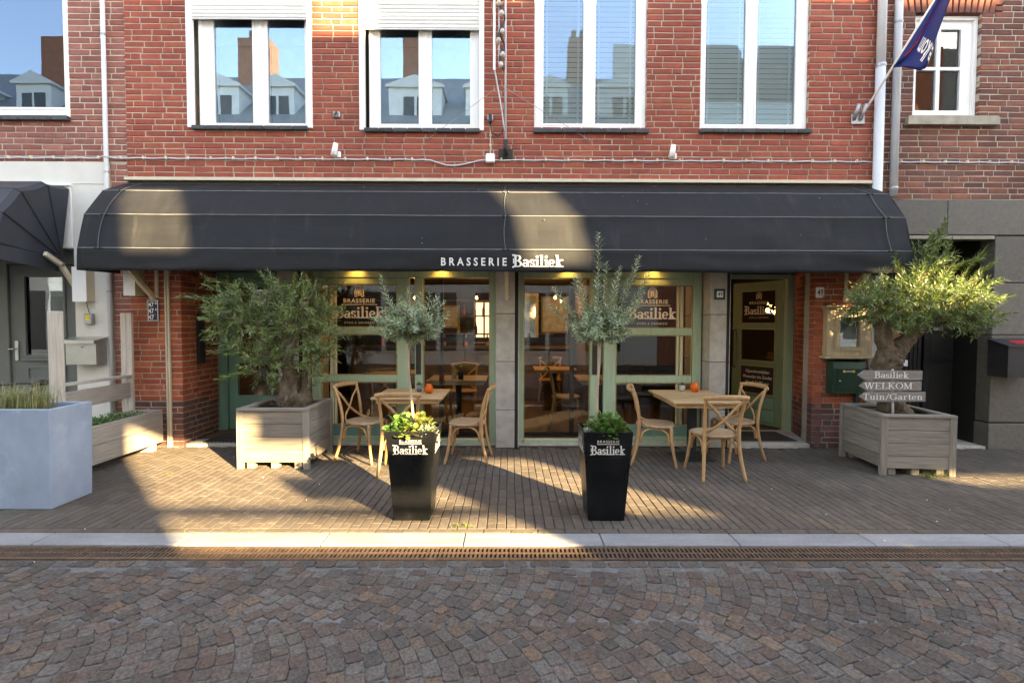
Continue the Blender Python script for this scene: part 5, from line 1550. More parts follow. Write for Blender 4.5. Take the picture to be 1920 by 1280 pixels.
def potplant(x, y, m, label, h=.085):
    t = thing('small_plant_pot', (x, y, .753), label, 'plant pot', 'small potted succulents')
    MB().lathe([(.030, 0), (.038, h), (.034, h), (.030, h - .015), (0, h - .015)], (x, y, .754), 16).build('pot', M[m], t, True)
    l = MB(); r2 = random.Random(int(x * 100))
    for k in range(60):
        a = r2.uniform(0, 2 * math.pi); e = r2.uniform(.2, 1.4); d = Vector((math.cos(a) * math.cos(e), math.sin(a) * math.cos(e), math.sin(e)))
        l.leaf(Vector((x, y, .754 + h - .02)) + d * .008, d, (-d.y, d.x, .1), r2.uniform(.035, .062), .016)
    o = l.build('leaves', M['leaf_green'], t); o['kind'] = 'stuff'
potplant(-1.13, 6.42, 'pot_grey', 'grey pot with a small green succulent on the left table')
potplant(2.215, 6.52, 'pot', 'pale pot with a small green succulent on the right table', .08)

# ------------------------------------------------------------------ plants
def rvec(r2):
    while True:
        v = Vector((r2.uniform(-1, 1), r2.uniform(-1, 1), r2.uniform(-1, 1)))
        if .05 < v.length < 1: return v
def olive(name, label, base, trunk, blobs, seed, nleaf=1.0, sprigs=()):
    r2 = random.Random(seed)
    t = thing(name, base, label, 'olive tree', 'old olive trees in wooden boxes')
    tr = MB()
    for pts, rs in trunk:
        p = spline(pts, 24); rr = taper(len(p), *rs)
        k0 = len(tr.v); tr.tube(p, rr, 44)
        for i in range(k0, len(tr.v)):      # gnarled surface
            v = Vector(tr.v[i]); ring = (i - k0) // 44
            if ring >= len(p): continue
            c = p[ring]; d = v - c
            g = 1 + .36 * noise.noise(Vector((v.x * 9, v.y * 9, v.z * 6)) + Vector((seed, 0, 0))) + .24 * noise.noise(Vector((v.x * 26, v.y * 26, v.z * 13))) + .10 * noise.noise(v * 55) - .26 * abs(noise.noise(Vector((v.x * 17, v.y * 17, v.z * 5)) + Vector((0, seed, 0)))) + .08
            tr.v[i] = tuple(c + d * g)
    tr.build('trunk', M['bark'], t, True)
    br = MB(); lf = MB()
    ends = [spline(p, 9) for p, _ in trunk]
    for (c, rad, n) in blobs:
        c = Vector(c); rad = Vector(rad)
        src = min((q for e in ends for q in e[len(e) // 2:]), key=lambda q: (q - c).length)
        for k in range(5):
            v = rvec(r2); q = c + Vector((v.x * rad.x, v.y * rad.y, v.z * rad.z)) * .8
            p = spline([src, src.lerp(q, .4) + rvec(r2) * .05 + Vector((0, 0, .04)), q], 5)
            br.tube(p, taper(len(p), .014, .009, .004), 6)
        for k in range(int(n * nleaf)):
            v = rvec(r2).normalized() * (r2.random() ** (1 / 2.3))
            q = c + Vector((v.x * rad.x, v.y * rad.y, v.z * rad.z))
            d = (Vector((v.x, v.y * .8, v.z * .7)) * .9 + rvec(r2) * .75 + Vector((0, -.1, .28))).normalized()
            L = r2.uniform(.10, .22)
            sprig(br, lf, q, d, L, r2)
    for (a, b_) in sprigs:
        a, b_ = Vector(a), Vector(b_)
        p = spline([a, a.lerp(b_, .5) + Vector((0, 0, .03)), b_], 6)
        br.tube(p, taper(len(p), .006, .003), 5)
        for q0, q1 in zip(p, p[1:]): sprig(br, lf, q0, (q1 - q0), (q1 - q0).length * 1.1, r2)
        sprig(br, lf, b_, b_ - a, .12, r2)
    o = br.build('branches', M['twig'], t); o['kind'] = 'stuff'
    o = lf.build('crown', M['olive_leaf'], t); o['kind'] = 'stuff'
    return t
def sprig(br, lf, q, d, L, r2):
    d = Vector(d).normalized(); s = d.cross(rvec(r2)).normalized(); u = d.cross(s)
    bend = rvec(r2) * .25
    a = q - d * L * .4; pts = [a, q + bend * L * .1, q + d * L * .6 + bend * L * .35]
    br.tube(pts, [.0028, .0022, .0010], 3, caps=False)
    n = max(3, int(L / .024)); tw = r2.uniform(0, 3)
    for i in range(n):
        f = (i + .5) / n
        p = pts[0].lerp(pts[1], f * 2) if f < .5 else pts[1].lerp(pts[2], f * 2 - 1)
        for sg in (-1, 1):
            an = tw + i * 1.57
            sd = (s * math.cos(an) + u * math.sin(an)) * sg
            ld = (d * r2.uniform(.55, 1.0) + sd * r2.uniform(.6, 1.0) + rvec(r2) * .2)
            lf.leaf(p, ld, d.cross(sd) + rvec(r2) * .35, r2.uniform(.052, .085), r2.uniform(.013, .019))
    lf.leaf(pts[2], d + bend, s, .065, .014)

def wood_box(name, label, x0, x1, y0, y1, h, rz=0.0, soil_z=None):
    cx, cy = (x0 + x1) / 2, (y0 + y1) / 2
    t = local(thing(name, (cx, cy, 0), label, 'planter', 'weathered wooden planter boxes')); t.rotation_euler = (0, 0, rz)
    a, b = (x1 - x0) / 2, (y1 - y0) / 2
    n = 4; z0 = .075; hh = (h - .03 - z0) / n
    for i in range(n):
        za, zb = z0 + i * hh + .0025, z0 + (i + 1) * hh - .0025
        for s in (-1, 1):
            ja = rg.uniform(-.002, .002)
            MB().box(-a + .03, a - .03, s * b - .012 + ja, s * b + .012 + ja, za, zb, .003).build('plank', M['wood_x'], t)
            MB().box(s * a - .012 + ja, s * a + .012 + ja, -b + .03, b - .03, za, zb, .003).build('plank', M['wood_y'], t)
    for sx in (-1, 1):
        for sy in (-1, 1):
            MB().box(sx * a - .035, sx * a + .035, sy * b - .022, sy * b + .022, .0, h - .03, .004).build('corner_post', M['wood_z'], t)
            MB().box(sx * (a - .10) - .04, sx * (a - .10) + .04, sy * (b - .05) - .04, sy * (b - .05) + .04, .0, .078, .004).build('foot', M['wood_z'], t)
    MB().box(-.04, .04, -b + .02, -b + .10, .0, .076, .004).build('foot', M['wood_z'], t)
    r_ = .045
    MB().box(-a - .03, a + .03, -b - .03, -b + .05, h - .029, h, .003).build('rim_board', M['wood_x'], t); MB().box(-a - .03, a + .03, b - .05, b + .03, h - .029, h, .003).build('rim_board', M['wood_x'], t)
    MB().box(-a - .03, -a + .05, -b + .052, b - .052, h - .029, h - .001, .003).build('rim_board', M['wood_y'], t); MB().box(a - .05, a + .03, -b + .052, b - .052, h - .029, h - .001, .003).build('rim_board', M['wood_y'], t)
    g = MB(); N = 14; vs = []
    sz = soil_z or h - .08
    for i in range(N + 1):
        for j in range(N + 1):
            u, v = -a + .02 + (2 * a - .04) * i / N, -b + .02 + (2 * b - .04) * j / N
            vs.append((u, v, sz + .05 * math.exp(-(u * u + v * v) / .06) + .02 * noise.noise((u * 9, v * 9, h))))
    g.add(vs, [(i * (N + 1) + j, (i + 1) * (N + 1) + j, (i + 1) * (N + 1) + j + 1, i * (N + 1) + j + 1) for i in range(N) for j in range(N)])
    g.build('soil', M['soil'], t, True)
    MB().box(-a + .015, a - .015, -b + .015, b - .015, .08, .14).build('bottom', M['wood_x'], t)
    return t
wood_box('wooden_planter_box', 'weathered grey wooden box under the left olive tree', -2.955, -2.23, 5.605, 6.33, .675)
wood_box('wooden_planter_box', 'weathered grey wooden box at the right edge with the arrow signs', 4.05, 4.74, 5.40, 6.17, .655, R(-5))
bx, by = -2.55, 5.98
olive('olive_tree', 'bushy olive tree in the wooden box left of the logo window', (bx, by, .60),
      [([(bx + .01, by, .56), (bx - .02, by, .76), (bx + .0, by, .93), (bx - .03, by, 1.10)], (.15, .125, .10, .075)),
       ([(bx + .12, by + .02, .56), (bx + .15, by, .72), (bx + .17, by, .86)], (.085, .085, .05)),
       ([(bx + .0, by, .95), (bx - .02, by, 1.15), (bx + .05, by, 1.35)], (.07, .042, .025)),
       ([(bx - .03, by, 1.0), (bx - .18, by, 1.25), (bx - .4, by, 1.5)], (.05, .032, .018)),
       ([(bx + .15, by, .82), (bx + .17, by, 1.05), (bx + .22, by, 1.3)], (.035, .026, .018))],
      [((-2.95, by, 1.62), (.55, .38, .42), 300), ((-2.45, by - .03, 1.60), (.42, .38, .45), 240), ((-2.55, by, 1.95), (.50, .32, .20), 110), ((-3.25, by - .02, 1.78), (.34, .28, .30), 90),
       ((-2.16, by, 1.55), (.20, .26, .38), 70), ((-2.80, by - .05, 1.18), (.36, .28, .24), 95), ((-2.30, by, 1.15), (.18, .22, .28), 50), ((-2.72, by - .05, .86), (.12, .15, .12), 16)],
      5, .62, [((-3.1, by - .05, 1.8), (-3.68, by - .1, 1.90)), ((-3.1, by, 1.95), (-3.5, by, 2.12)), ((-2.5, by - .05, 1.95), (-2.42, by - .08, 2.26)), ((-2.3, by, 1.7), (-1.96, by - .1, 1.78)), ((-2.25, by, 1.75), (-2.0, by, 2.02)), ((-2.9, by - .08, 1.05), (-3.25, by - .12, .98)), ((-3.0, by - .05, 1.3), (-3.35, by - .1, 1.28))])
bx, by = 4.36, 5.80
olive('olive_tree', 'old leaning olive tree with a thick gnarled trunk at the right edge', (bx, by, .58),
      [([(bx + .06, by, .56), (bx - .01, by, .78), (bx - .07, by, 1.0), (bx - .06, by, 1.22), (bx - .02, by, 1.36)], (.15, .118, .115, .132, .10)),
       ([(bx - .04, by, 1.24), (bx - .10, by, 1.45), (bx - .12, by, 1.66), (bx - .06, by, 1.86)], (.10, .075, .072, .045)),
       ([(bx + .0, by, 1.26), (bx + .16, by, 1.45), (bx + .36, by, 1.60), (bx + .60, by, 1.70), (bx + .78, by, 1.86)], (.11, .075, .06, .045, .025)),
       ([(bx - .07, by, 1.75), (bx + .12, by, 1.95), (bx + .35, by, 2.2)], (.05, .035, .018))],
      [((4.25, by - .02, 1.90), (.34, .32, .26), 150), ((4.62, by - .05, 1.90), (.40, .36, .30), 200), ((4.76, by, 2.25), (.20, .22, .32), 80), ((5.02, by - .05, 1.78), (.36, .32, .20), 130), ((5.20, by, 1.98), (.24, .22, .22), 55), ((4.02, by - .05, 1.84), (.20, .25, .22), 55), ((4.36, by - .14, 1.66), (.24, .18, .14), 34), ((5.22, by - .05, 1.62), (.26, .22, .12), 45), ((4.80, by - .1, 1.64), (.22, .2, .10), 24)],
      9, .75, [((4.70, by, 2.3), (4.84, by - .05, 2.66)), ((4.7, by, 2.3), (4.72, by - .05, 2.58)), ((4.85, by, 2.2), (4.93, by - .05, 2.50)), ((5.15, by, 2.05), (5.42, by - .05, 2.30)), ((5.15, by, 1.95), (5.50, by - .05, 2.10)), ((5.15, by, 1.85), (5.55, by - .08, 1.92)), ((5.0, by, 1.75), (5.3, by - .08, 1.66)), ((4.4, by - .1, 2.0), (4.26, by - .15, 2.30)), ((4.78, by, 2.4), (4.88, by - .04, 2.74)), ((5.1, by, 2.1), (5.30, by - .05, 2.42)), ((5.2, by, 1.7), (5.58, by - .05, 1.74)), ((4.5, by - .1, 2.0), (4.55, by - .15, 2.24)), ((4.3, by - .1, 1.8), (4.02, by - .15, 1.64)), ((4.95, by, 2.2), (5.2, by - .1, 2.34))])

# black tapered planters with needle-leaved standards
def black_planter(cx, cy, label):
    t = thing('black_planter', (cx, cy, 0), label, 'planter', 'tall black tapered planters')
    w0, w1, h = .148, .202, .745
    m = MB()
    o4 = lambda w, z: [(cx + sx * w, cy + sy * w, z) for sx, sy in ((-1, -1), (1, -1), (1, 1), (-1, 1))]
    rings = [o4(w0, .001), o4(w1, h), o4(w1 - .014, h), o4(w1 - .016, h - .09)]
    vs = sum(rings, []); fs = [(3, 2, 1, 0)]
    for r_ in range(3): fs += [(r_ * 4 + i, r_ * 4 + (i + 1) % 4, r_ * 4 + 4 + (i + 1) % 4, r_ * 4 + 4 + i) for i in range(4)]
    m.add(vs, fs)
    body = m.build('body', M['planter'], t)
    bv = body.modifiers.new('edge', 'BEVEL'); bv.width = .006; bv.segments = 2; bv.limit_method = 'ANGLE'
    MB().poly([(cx - .19, cy - .19, h - .05), (cx + .19, cy - .19, h - .05), (cx + .19, cy + .19, h - .05), (cx - .19, cy + .19, h - .05)]).build('soil', M['soil'], t)
    tilt = math.atan((w1 - w0) / h)
    for face in range(2):
        # front, and the side that looks towards the middle of the terrace
        if face == 0: R_ = Matrix.Identity(4)
        else: R_ = Matrix.Rotation(math.pi / 2 if cx < 0 else -math.pi / 2, 4, 'Z')
        def put(ob, zz, lift):
            d = w0 + (w1 - w0) * zz / h + lift
            mt = R_ @ Matrix.Translation((0, -d, zz)) @ Matrix.Rotation(math.pi / 2 + tilt, 4, 'X')
            ob.location = mt.to_translation(); ob.rotation_euler = mt.to_euler()
        put(sans('BRASSERIE', .05, 'lettering', M['letter'], t, (0, 0, 0), (0, 0, 0), .175, .008, 1.3, height=.022), .655, .0016)
        rl = MB().poly([(-.09, 0, 0), (.09, 0, 0), (.09, .005, 0), (-.09, .005, 0)]).build('rule', M['letter'], t, org=(0, 0, 0)); put(rl, .642, .0014)
        put(serif('Basiliek', .075, 'lettering', M['letter'], t, (0, 0, 0), (0, 0, 0), .275, .155, .075, True), .558, .0012)
    return t
def clump(t, name, mt, c, rad, n, L, W, seed, zmin=0, wide=.6):
    r2 = random.Random(seed); m = MB(); c = Vector(c)
    for k in range(n):
        v = rvec(r2); v.z = abs(v.z)
        p = c + Vector((v.x * rad[0], v.y * rad[1], v.z * rad[2]))
        d = (Vector((v.x, v.y, .25)) + rvec(r2) * .7).normalized()
        s = Vector((-d.y, d.x, 0)) + rvec(r2) * .3
        l = r2.uniform(.7, 1.2)
        # rounded leaf of two halves
        s = (s - d * s.dot(d)).normalized(); nn = d.cross(s); w = W * l; ll = L * l
        b = [p, p + d * ll * .3 + s * w * .42 + nn * w * .12, p + d * ll * .72 + s * w * .40 + nn * w * .1, p + d * ll, p + d * ll * .72 - s * w * .40 + nn * w * .1, p + d * ll * .3 - s * w * .42 + nn * w * .12]
        m.add(b, [(0, 1, 2, 3), (0, 3, 4, 5)])
    o = m.build(name, mt, t); o['kind'] = 'stuff'
    return o
def standard(name, label, cx, cy, path, shoots, dense, seed):
    r2 = random.Random(seed)
    t = thing(name, (cx, cy, .7), label, 'potted plant', 'standards with grey-green needles')
    p = spline(path, 6)
    MB().tube(p, taper(len(p), .0125, .0115, .0115), 8).build('stem', M['stem'], t, True)
    top = p[-1]; br = MB(); lf = MB()
    def shoot(a, b, bow, r0=.004):
        q = spline([a, a.lerp(b, .5) + bow, b], 6)
        br.tube(q, taper(len(q), r0, .0015), 4, caps=False)
        L = sum((v - u).length for u, v in zip(q, q[1:])); n = int(L / .0064)
        for i in range(n):
            f = i / n * (len(q) - 1); k = int(f); pt = q[k].lerp(q[k + 1], f - k); d = (q[k + 1] - q[k]).normalized()
            if i < n * .10: continue
            s = d.orthogonal().normalized(); u = d.cross(s); an = i * 2.4 + r2.uniform(-.3, .3)
            sd = s * math.cos(an) + u * math.sin(an)
            tip = min(1, (n - i) / 14)
            lf.leaf(pt, d * r2.uniform(.35, .7) + sd * r2.uniform(.75, 1.0), d.cross(sd), r2.uniform(.046, .074) * (.5 + .5 * tip), .0118, .15)
    for (dx, dy, dz) in shoots:
        b = top + Vector((dx * 1.2, dy * 1.2, dz * 1.03))
        a = top + Vector((dx * .15, dy * .15, .02 + dz * .05))
        shoot(a, b, Vector((dx, dy, 0)) * .12 + rvec(r2) * .02)
    for k in range(dense):
        v = rvec(r2).normalized()
        b = top + Vector((v.x * .29, v.y * .25, .11 + v.z * .18)) 
        shoot(top + Vector((v.x * .04, v.y * .04, .01 + .05 * r2.random())), b, rvec(r2) * .03, .003)
    o = br.build('shoots', M['twig'], t); o['kind'] = 'stuff'
    o = lf.build('crown', M['rosemary'], t); o['kind'] = 'stuff'
    return t
LX, LY = -.793, 4.285
pl = black_planter(LX, LY, 'tall black tapered planter on the left with yellow-green leaves')
standard('needle_standard', 'compact grey-green standard tree in the left black planter', LX, LY,
         [(LX + .0, LY, .66), (LX - .03, LY, 1.0), (LX - .055, LY, 1.25), (LX - .04, LY, 1.50)],
         [(-.20, -.02, .50), (-.02, .03, .40), (.20, -.05, .32), (.24, .04, .30), (.14, .02, .36), (-.14, -.08, .34), (.10, -.10, .34), (-.08, .06, .33), (.28, -.04, .20), (-.28, .02, .16), (-.26, -.08, .08), (.05, .1, .34), (.25, -.1, .10), (-.22, .1, .24)], 110, 3)
clump(pl, 'green_leaves', M['leaf_green'], (LX - .11, LY - .06, .70), (.11, .13, .15), 90, .06, .055, 1)
clump(pl, 'yellow_leaves', M['leaf_yellow'], (LX + .03, LY - .05, .70), (.15, .16, .16), 190, .05, .045, 2)
clump(pl, 'white_leaves', M['leaf_white'], (LX + .12, LY - .08, .70), (.085, .13, .08), 260, .02, .016, 3)
clump(pl, 'trailing_leaves', M['leaf_yellow'], (LX - .02, LY - .20, .70), (.06, .03, .05), 16, .045, .04, 4)
RX, RY = .80, 4.285
pr = black_planter(RX, RY, 'tall black tapered planter on the right with dark green leaves')
standard('needle_standard', 'tall open grey-green standard tree in the right black planter', RX, RY,
         [(RX - .055, RY, .66), (RX - .06, RY, 1.0), (RX - .045, RY, 1.3), (RX - .04, RY, 1.50)],
         [(-.02, -.02, .84), (.26, -.03, .66), (.14, .02, .58), (.34, .0, .52), (-.16, .0, .52), (-.20, -.08, .50), (-.33, -.04, .40), (-.28, .06, .34), (.05, .05, .62), (.22, .08, .48), (-.05, -.10, .46), (.10, -.10, .50), (-.12, .10, .42), (.28, -.1, .36), (-.36, -.02, .26), (.30, .06, .28)], 95, 4)
clump(pr, 'green_leaves', M['leaf_green'], (RX + .01, RY - .06, .69), (.18, .15, .17), 330, .05, .046, 5)
clump(pr, 'pale_leaves', M['leaf_white'], (RX - .15, RY - .09, .70), (.05, .10, .06), 110, .022, .016, 6)
clump(pr, 'yellow_leaves', M['leaf_yellow'], (RX + .13, RY - .10, .71), (.05, .08, .06), 22, .045, .04, 7)

# blue-grey concrete planter with grass
cp = thing('concrete_planter', (-4.4, 4.6, 0), 'large square blue-grey concrete planter at the left edge', 'planter')
x0, x1, y0, y1, h = -4.83, -3.925, 4.36, 4.82, .868
m = MB()
o4 = lambda i, z: [(x0 + i, y0 + i, z), (x1 - i, y0 + i, z), (x1 - i, y1 - i, z), (x0 + i, y1 - i, z)]
vs = o4(.012, .001) + o4(0, h) + o4(.035, h) + o4(.04, h - .10)
m.add(vs, [(3, 2, 1, 0)] + [(r_ * 4 + i, r_ * 4 + (i + 1) % 4, r_ * 4 + 4 + (i + 1) % 4, r_ * 4 + 4 + i) for r_ in range(3) for i in range(4)])
b_ = m.build('body', M['concplanter'], cp)
bv = b_.modifiers.new('edge', 'BEVEL'); bv.width = .008; bv.segments = 2; bv.limit_method = 'ANGLE'
MB().poly([(x0 + .04, y0 + .04, h - .05), (x1 - .04, y0 + .04, h - .05), (x1 - .04, y1 - .04, h - .05), (x0 + .04, y1 - .04, h - .05)]).build('soil', M['soil'], cp)
gs = thing('grass_tuft', (-4.40, 4.58, h - .05), 'straw-coloured ornamental grass in the concrete planter', 'grass plant')
r2 = random.Random(8); m = MB()
for k in range(620):
    c = r2.choice(((-4.42, 4.56), (-4.30, 4.60), (-4.50, 4.60), (-4.22, 4.6)))
    p = Vector((c[0] + r2.gauss(0, .055), c[1] + r2.gauss(0, .06), h - .06)); a = r2.uniform(0, 6.28); L = r2.uniform(.15, .32); k_ = r2.uniform(.1, .9)
    d0 = Vector((math.cos(a) * k_ * .4, math.sin(a) * k_ * .4, 1)).normalized(); d1 = Vector((math.cos(a) * k_, math.sin(a) * k_, .55 - k_ * .4)).normalized()
    s = Vector((-math.sin(a), math.cos(a), 0)) * .0022
    q = p + d0 * L * .55; e = q + d1 * L * .5
    m.add([p - s, p + s, q + s, q - s, e], [(0, 1, 2, 3), (3, 2, 4)])
m.build('blades', M['grass_dry'], gs)['kind'] = 'stuff'

# long wooden planter with rails on its back
lpn = thing('bench_planter', (-4.57, 5.7, 0), 'long pale wooden planter with two posts and rails against the left pier', 'planter')
x0, x1, y0, y1 = -4.76, -4.405, 5.02, 6.50
for z0, z1 in ((.095, .295), (.300, .505)):
    MB().box(x1 - .03, x1, y0, y1, z0, z1, .004).build('plank', M['palewood_y'], lpn)
    MB().box(x0, x0 + .03, y0, y1, z0, z1, .004).build('plank', M['palewood_y'], lpn)
    MB().box(x0 + .031, x1 - .031, y0, y0 + .03, z0, z1, .004).build('plank', M['palewood_y'], lpn)
    MB().box(x0 + .031, x1 - .031, y1 - .03, y1, z0, z1, .004).build('plank', M['palewood_y'], lpn)
MB().box(x0 + .031, x1 - .031, y0 + .031, y1 - .031, .10, .42).build('soil', M['soil'], lpn)
for y in (5.2, 6.36): MB().box(x0 + .02, x1 - .02, y - .04, y + .04, .0, .094, .004).build('foot', M['palewood_y'], lpn)
MB().box(-4.815, -4.675, 5.36, 5.40, .0, 1.725, .004).build('post', M['pinkwood'], lpn)
MB().box(-4.86, -4.792, 6.42, 6.46, .0, 1.725, .004).build('post', M['pinkwood'], lpn); MB().box(-4.790, -4.722, 6.42, 6.46, .0, 1.725, .004).build('post', M['pinkwood'], lpn)
MB().box(-4.80, -4.72, 5.402, 6.418, .925, .955, .004).build('rail', M['palewood_y'], lpn)
MB().box(-4.775, -4.748, 5.402, 6.418, .665, .86, .004).build('back_board', M['palewood_y'], lpn)
gc = thing('ground_cover_plant', (-4.58, 5.8, .4), 'low dark green plants with white flowers in the long wooden planter', 'plant')
clump(gc, 'leaves', M['leaf_green'], (-4.58, 5.78, .42), (.15, .72, .14), 1500, .032, .016, 11)
clump(gc, 'flowers', M['leaf_white'], (-4.56, 5.78, .47), (.14, .70, .10), 130, .02, .018, 12)

# arrow signs in the right box
sg = thing('arrow_sign', (4.30, 5.50, .58), 'three grey wooden arrow signs on a thin pole in the right box', 'sign')
MB().tube([(4.165, 5.50, .58), (4.145, 5.50, 1.13)], .011, 8).build('pole', M['pipe'], sg, True)
for i, (xa, xb, za, zb, tx, tw, rzz) in enumerate(((3.745, 4.435, 1.018, 1.122, 'Basiliek', .37, -.3), (3.765, 4.430, .902, 1.008, 'WELKOM', .52, -.6), (3.77, 4.475, .785, .893, 'Tuin/Garten', .65, -1.2))):
    zc = (za + zb) / 2
    b = MB().prism([(xa, zc), (xa + .075, za), (xb, za + .004), (xb, zb), (xa + .07, zb)], lambda u, v, a: (u, a, v), 5.455, 5.482).build('arrow_board', M['signwood'], sg)
    o = sg['_o']
    serif(tx, .068 if i == 0 else .066, 'lettering', M['letter'], sg, ((4.10, 4.07, 4.12)[i] - o[0], 5.4515 - o[1], za + .024 - o[2]), (math.pi / 2, R(-rzz * 0), 0), tw, .125, .06)

# bicycle parked beyond the concrete planter
bk = local(thing('bicycle', (-5.17, 4.98, 0), 'black city bicycle mostly hidden behind the concrete planter', 'bicycle'))
bk.rotation_euler = (0, 0, R(-84))
def wheel(x):
    ring = [(x + .33 * math.cos(k * math.pi / 16), 0, .345 + .33 * math.sin(k * math.pi / 16)) for k in range(33)]
    w = MB().tube(ring, .017, 8, caps=False).build('wheel', M['plastic'], bk, True)
    s = MB()
    for k in range(16):
        a = k * math.pi / 8
        s.tube([(x + .02 * math.cos(a), .02 * (-1) ** k, .345 + .02 * math.sin(a)), (x + .32 * math.cos(a), 0, .345 + .32 * math.sin(a))], .0015, 3, caps=False)
    s.build('spokes', M['metal'], w)
wheel(0.0); wheel(-1.08)
f = MB()
for a, b in (((0, 0, .345), (-.16, 0, .80)), ((-.16, 0, .80), (-.19, 0, .95)), ((-.14, 0, .70), (-.62, 0, .32)), ((-.16, 0, .80), (-.70, 0, .60)), ((-.62, 0, .32), (-.78, 0, .88)), ((-.62, 0, .32), (-1.08, 0, .345)), ((-.73, 0, .70), (-1.08, 0, .345))):
    f.tube([a, b], .016, 8)
f.build('frame', M['steel'], bk, True)
MB().tube(spline([(-.36, .27, .96), (-.22, .24, .985), (-.16, .10, .98), (-.17, 0, .965), (-.16, -.10, .98), (-.22, -.24, .985), (-.36, -.27, .96)]), .0115, 8).build('handlebar', M['steel'], bk, True)
for s in (-1, 1): MB().tube([(-.33, s * .268, .965), (-.46, s * .285, .95)], .017, 8).build('grip', M['plastic'], bk, True)
MB().tube([(-.95, 0, .92), (-.80, 0, .93), (-.66, 0, .91)], [(.03, .10), (.035, .07), (.02, .025)], 10).build('saddle', M['plastic'], bk, True)
MB().lathe([(.0, -.03), (.045, -.01), (.045, .03), (0, .04)], (-.10, 0, .93), 12, 1).build('lamp', M['metal'], bk, True)

# ------------------------------------------------------------------ inside: tables, bottles, lamps
def inner_table(x0, x1, y0, y1, label):
    t = thing('dining_table', ((x0 + x1) / 2, (y0 + y1) / 2, .05), label, 'table', 'dining tables inside')
    MB().box(x0, x1, y0, y1, .775, .80, .003).box(x0 + .04, x1 - .04, y0 + .04, y1 - .04, .73, .774).build('top', M['tabletop'], t)
    cx, cy = (x0 + x1) / 2, (y0 + y1) / 2
    MB().box(cx - .04, cx + .04, cy - .04, cy + .04, .06, .729).box(cx - .22, cx + .22, cy - .22, cy + .22, .051, .06).build('pedestal', M['steel'], t)
inner_table(-1.18, -.33, 7.25, 7.98, 'oak dining table inside behind the left glass with two pepper mills')
inner_table(1.02, 1.75, 7.30, 8.1, 'oak dining table inside behind the right glass door stile')
inner_table(.45, 1.2, 9.0, 9.7, 'oak dining table deep inside behind the right glass')
inner_table(-2.3, -1.5, 8.2, 8.9, 'oak dining table deep inside behind the left logo window')
def bottle(name, x, y, z, h, r_, m, label, cat, group):
    t = thing(name, (x, y, z), label, cat, group)
    MB().lathe([(r_ * .9, 0), (r_, .01), (r_, h * .55), (r_ * .45, h * .72), (r_ * .38, h * .92)], (x, y, z), 12).build('body', M[m], t, True)
    MB().lathe([(r_ * .42, h * .921), (r_ * .42, h), (0, h)], (x, y, z), 10).build('cap', M['ochre'], t)
bottle('pepper_mill', -.80, 7.42, .801, .19, .035, 'ochre', 'golden mill on the dining table behind the left glass', 'mill', 'mills on the dining table')
bottle('pepper_mill', -.70, 7.40, .801, .19, .038, 'plastic', 'black mill with a golden cap on the dining table behind the left glass', 'mill', 'mills on the dining table')
r2 = random.Random(4)
for i in range(26):
    z = (1.38, 1.78, 1.142)[i % 3]; yy = 11.5 if i % 3 < 2 else 10.55
    k = r2.randrange(4)
    bottle('bar_bottle', -2.9 + i * .145 + r2.uniform(-.03, .03), yy, z, r2.uniform(.2, .3), .035, ('plastic', 'darkgreen', 'ochre', 'orange')[k],
           ('black', 'green', 'golden', 'orange')[k] + ' bottle ' + ('on the lower shelf behind the bar inside', 'on the upper shelf behind the bar inside', 'standing on the bar counter inside')[i % 3], 'bottle', 'bottles behind the bar')
for i, (x, y) in enumerate(((-.55, 8.6), (.05, 9.3), (-1.6, 8.7), (.75, 8.4), (1.0, 9.9))):
    lb = ('bare bulb pendant inside behind the left big pane', 'bare bulb pendant inside beside the middle pier', 'bare bulb pendant inside behind the left logo window', 'bare bulb pendant inside behind the right big pane', 'bare bulb pendant deep inside behind the right door stile')[i]
    t = thing('pendant_lamp', (x, y, 2.6), lb, 'lamp', 'pendants inside')
    MB().tube([(x, y, 2.6), (x, y, 2.12)], .004, 5).build('flex', M['plastic'], t)
    MB().lathe([(.02, 2.12), (.02, 2.06)], (x, y, 0), 8).build('holder', M['plastic'], t)
    MB().lathe([(.010, 2.06), (.018, 2.04), (.017, 2.02), (0, 2.01)], (x, y, 0), 12).build('bulb', glow('bulb_glow', (1.0, .55, .2), 8), t, True)
    l = bpy.data.lights.new('pendant_light', 'POINT'); l.energy = 1.5; l.color = (1.0, .66, .36); l.shadow_soft_size = .05
    lo = bpy.data.objects.new('pendant_light', l); COL.objects.link(lo); lo.parent = t; lo.location = (0, 0, -.70)
mr = thing('mirror', (.3, 8.9, 1.2), 'framed mirror inside beside the middle pier', 'mirror')
b = MB(); beads(b, -.02, .62, 1.25, 2.25, 10.95, 11.0, .06); b.build('frame', M['menuwood'], mr)
MB().box(.04, .56, 10.98, 10.99, 1.31, 2.19).build('glass', M['mirror'], mr)

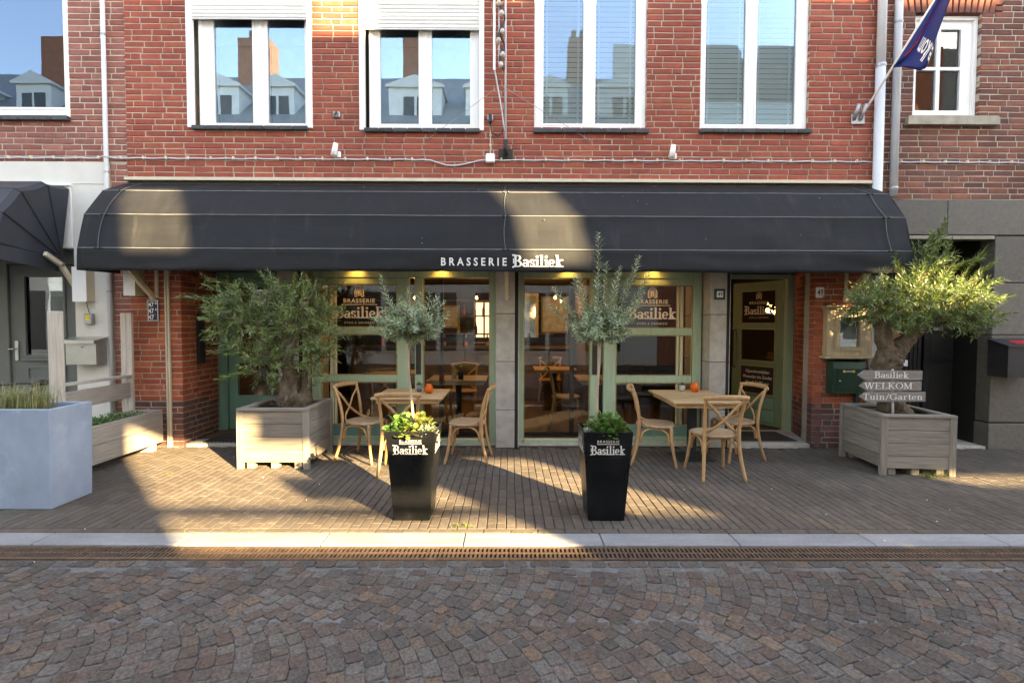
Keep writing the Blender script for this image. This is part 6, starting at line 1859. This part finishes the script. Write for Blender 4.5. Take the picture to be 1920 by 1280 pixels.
for i, (x, y, a, lb) in enumerate(((-.75, 8.35, 180, 'bentwood chair inside behind the table with the pepper mills'), (.86, 7.72, -95, 'bentwood chair inside behind the right big pane'), (.8, 10.0, 175, 'bentwood chair deep inside beside the garden window'), (-1.9, 7.85, 10, 'bentwood chair inside behind the left logo window'))):
    c = copy_tree(chair); c.location = (x, y, .051); c.rotation_euler = (0, 0, R(a)); c['label'] = lb; c['group'] = 'bentwood chairs inside'
for i, (x, z, w_, h_) in enumerate(((-2.2, 1.45, .5, .65), (-1.3, 1.5, .4, .5), (1.0, 1.4, .6, .8))):
    pf = thing('wall_picture', (x, 11.57, z), ('large dark framed picture on the back wall left of the bar', 'small framed picture on the back wall above the bar', 'tall framed picture on the back wall right of the mirror')[i], 'picture')
    b = MB(); beads(b, x - w_ / 2, x + w_ / 2, z, z + h_, 11.30, 11.34, .04); b.build('frame', M['ochre'], pf)
    MB().box(x - w_ / 2 + .03, x + w_ / 2 - .03, 11.32, 11.335, z + .03, z + h_ - .03).build('sheet', M['pot'], pf)

# small life on the ground: moss in the kerb joint, tufts, litter
r2 = random.Random(12); m = MB()
for k in range(900):
    x = r2.uniform(-4.2, 4.5)
    if noise.noise((x * 2.1, 0, 3)) < .05: continue
    p = Vector((x, KERB1 + r2.gauss(.002, .004), -.005)); a = r2.uniform(0, 6.28)
    m.leaf(p, (math.cos(a) * .7, math.sin(a) * .7, r2.uniform(.4, 1)), (-math.sin(a), math.cos(a), 0), r2.uniform(.008, .022), .005)
for (cx, cy, n_, s) in ((-.36, 4.02, 40, .05), (4.42, 5.30, 70, .09), (4.62, 5.36, 40, .07), (-4.1, 5.2, 20, .03), (-2.2, 5.5, 16, .03), (3.1, 5.9, 20, .04), (-3.6, 5.4, 18, .03), (1.2, 6.4, 20, .03)):
    for k in range(n_):
        a = r2.uniform(0, 6.28); p = Vector((cx + r2.gauss(0, .05), cy + r2.gauss(0, .02), -.004))
        m.leaf(p, (math.cos(a) * .6, math.sin(a) * .6, 1), (-math.sin(a), math.cos(a), 0), r2.uniform(.4, 1) * s, .005)
tag(m.build('weeds', M['moss']), 'moss and tiny grass growing in the joints along the kerb', 'weeds', kind='stuff')
m = MB()
for k in range(26):
    x, y = r2.uniform(-4, 5), r2.uniform(3.0, 6.3)
    s = r2.uniform(.002, .006); z = .003 if y > 3.7 else -.010
    a = r2.uniform(0, 3)
    m.cbox((x, y, z), (math.cos(a) * s, math.sin(a) * s, 0), (-math.sin(a) * s * .7, math.cos(a) * s * .7, 0), (0, 0, .002))
tag(m.build('litter', M['paper']), 'tiny white scraps scattered over pavement and street', 'litter', kind='stuff')

for o in bpy.data.objects:
    if '_o' in o: del o['_o']
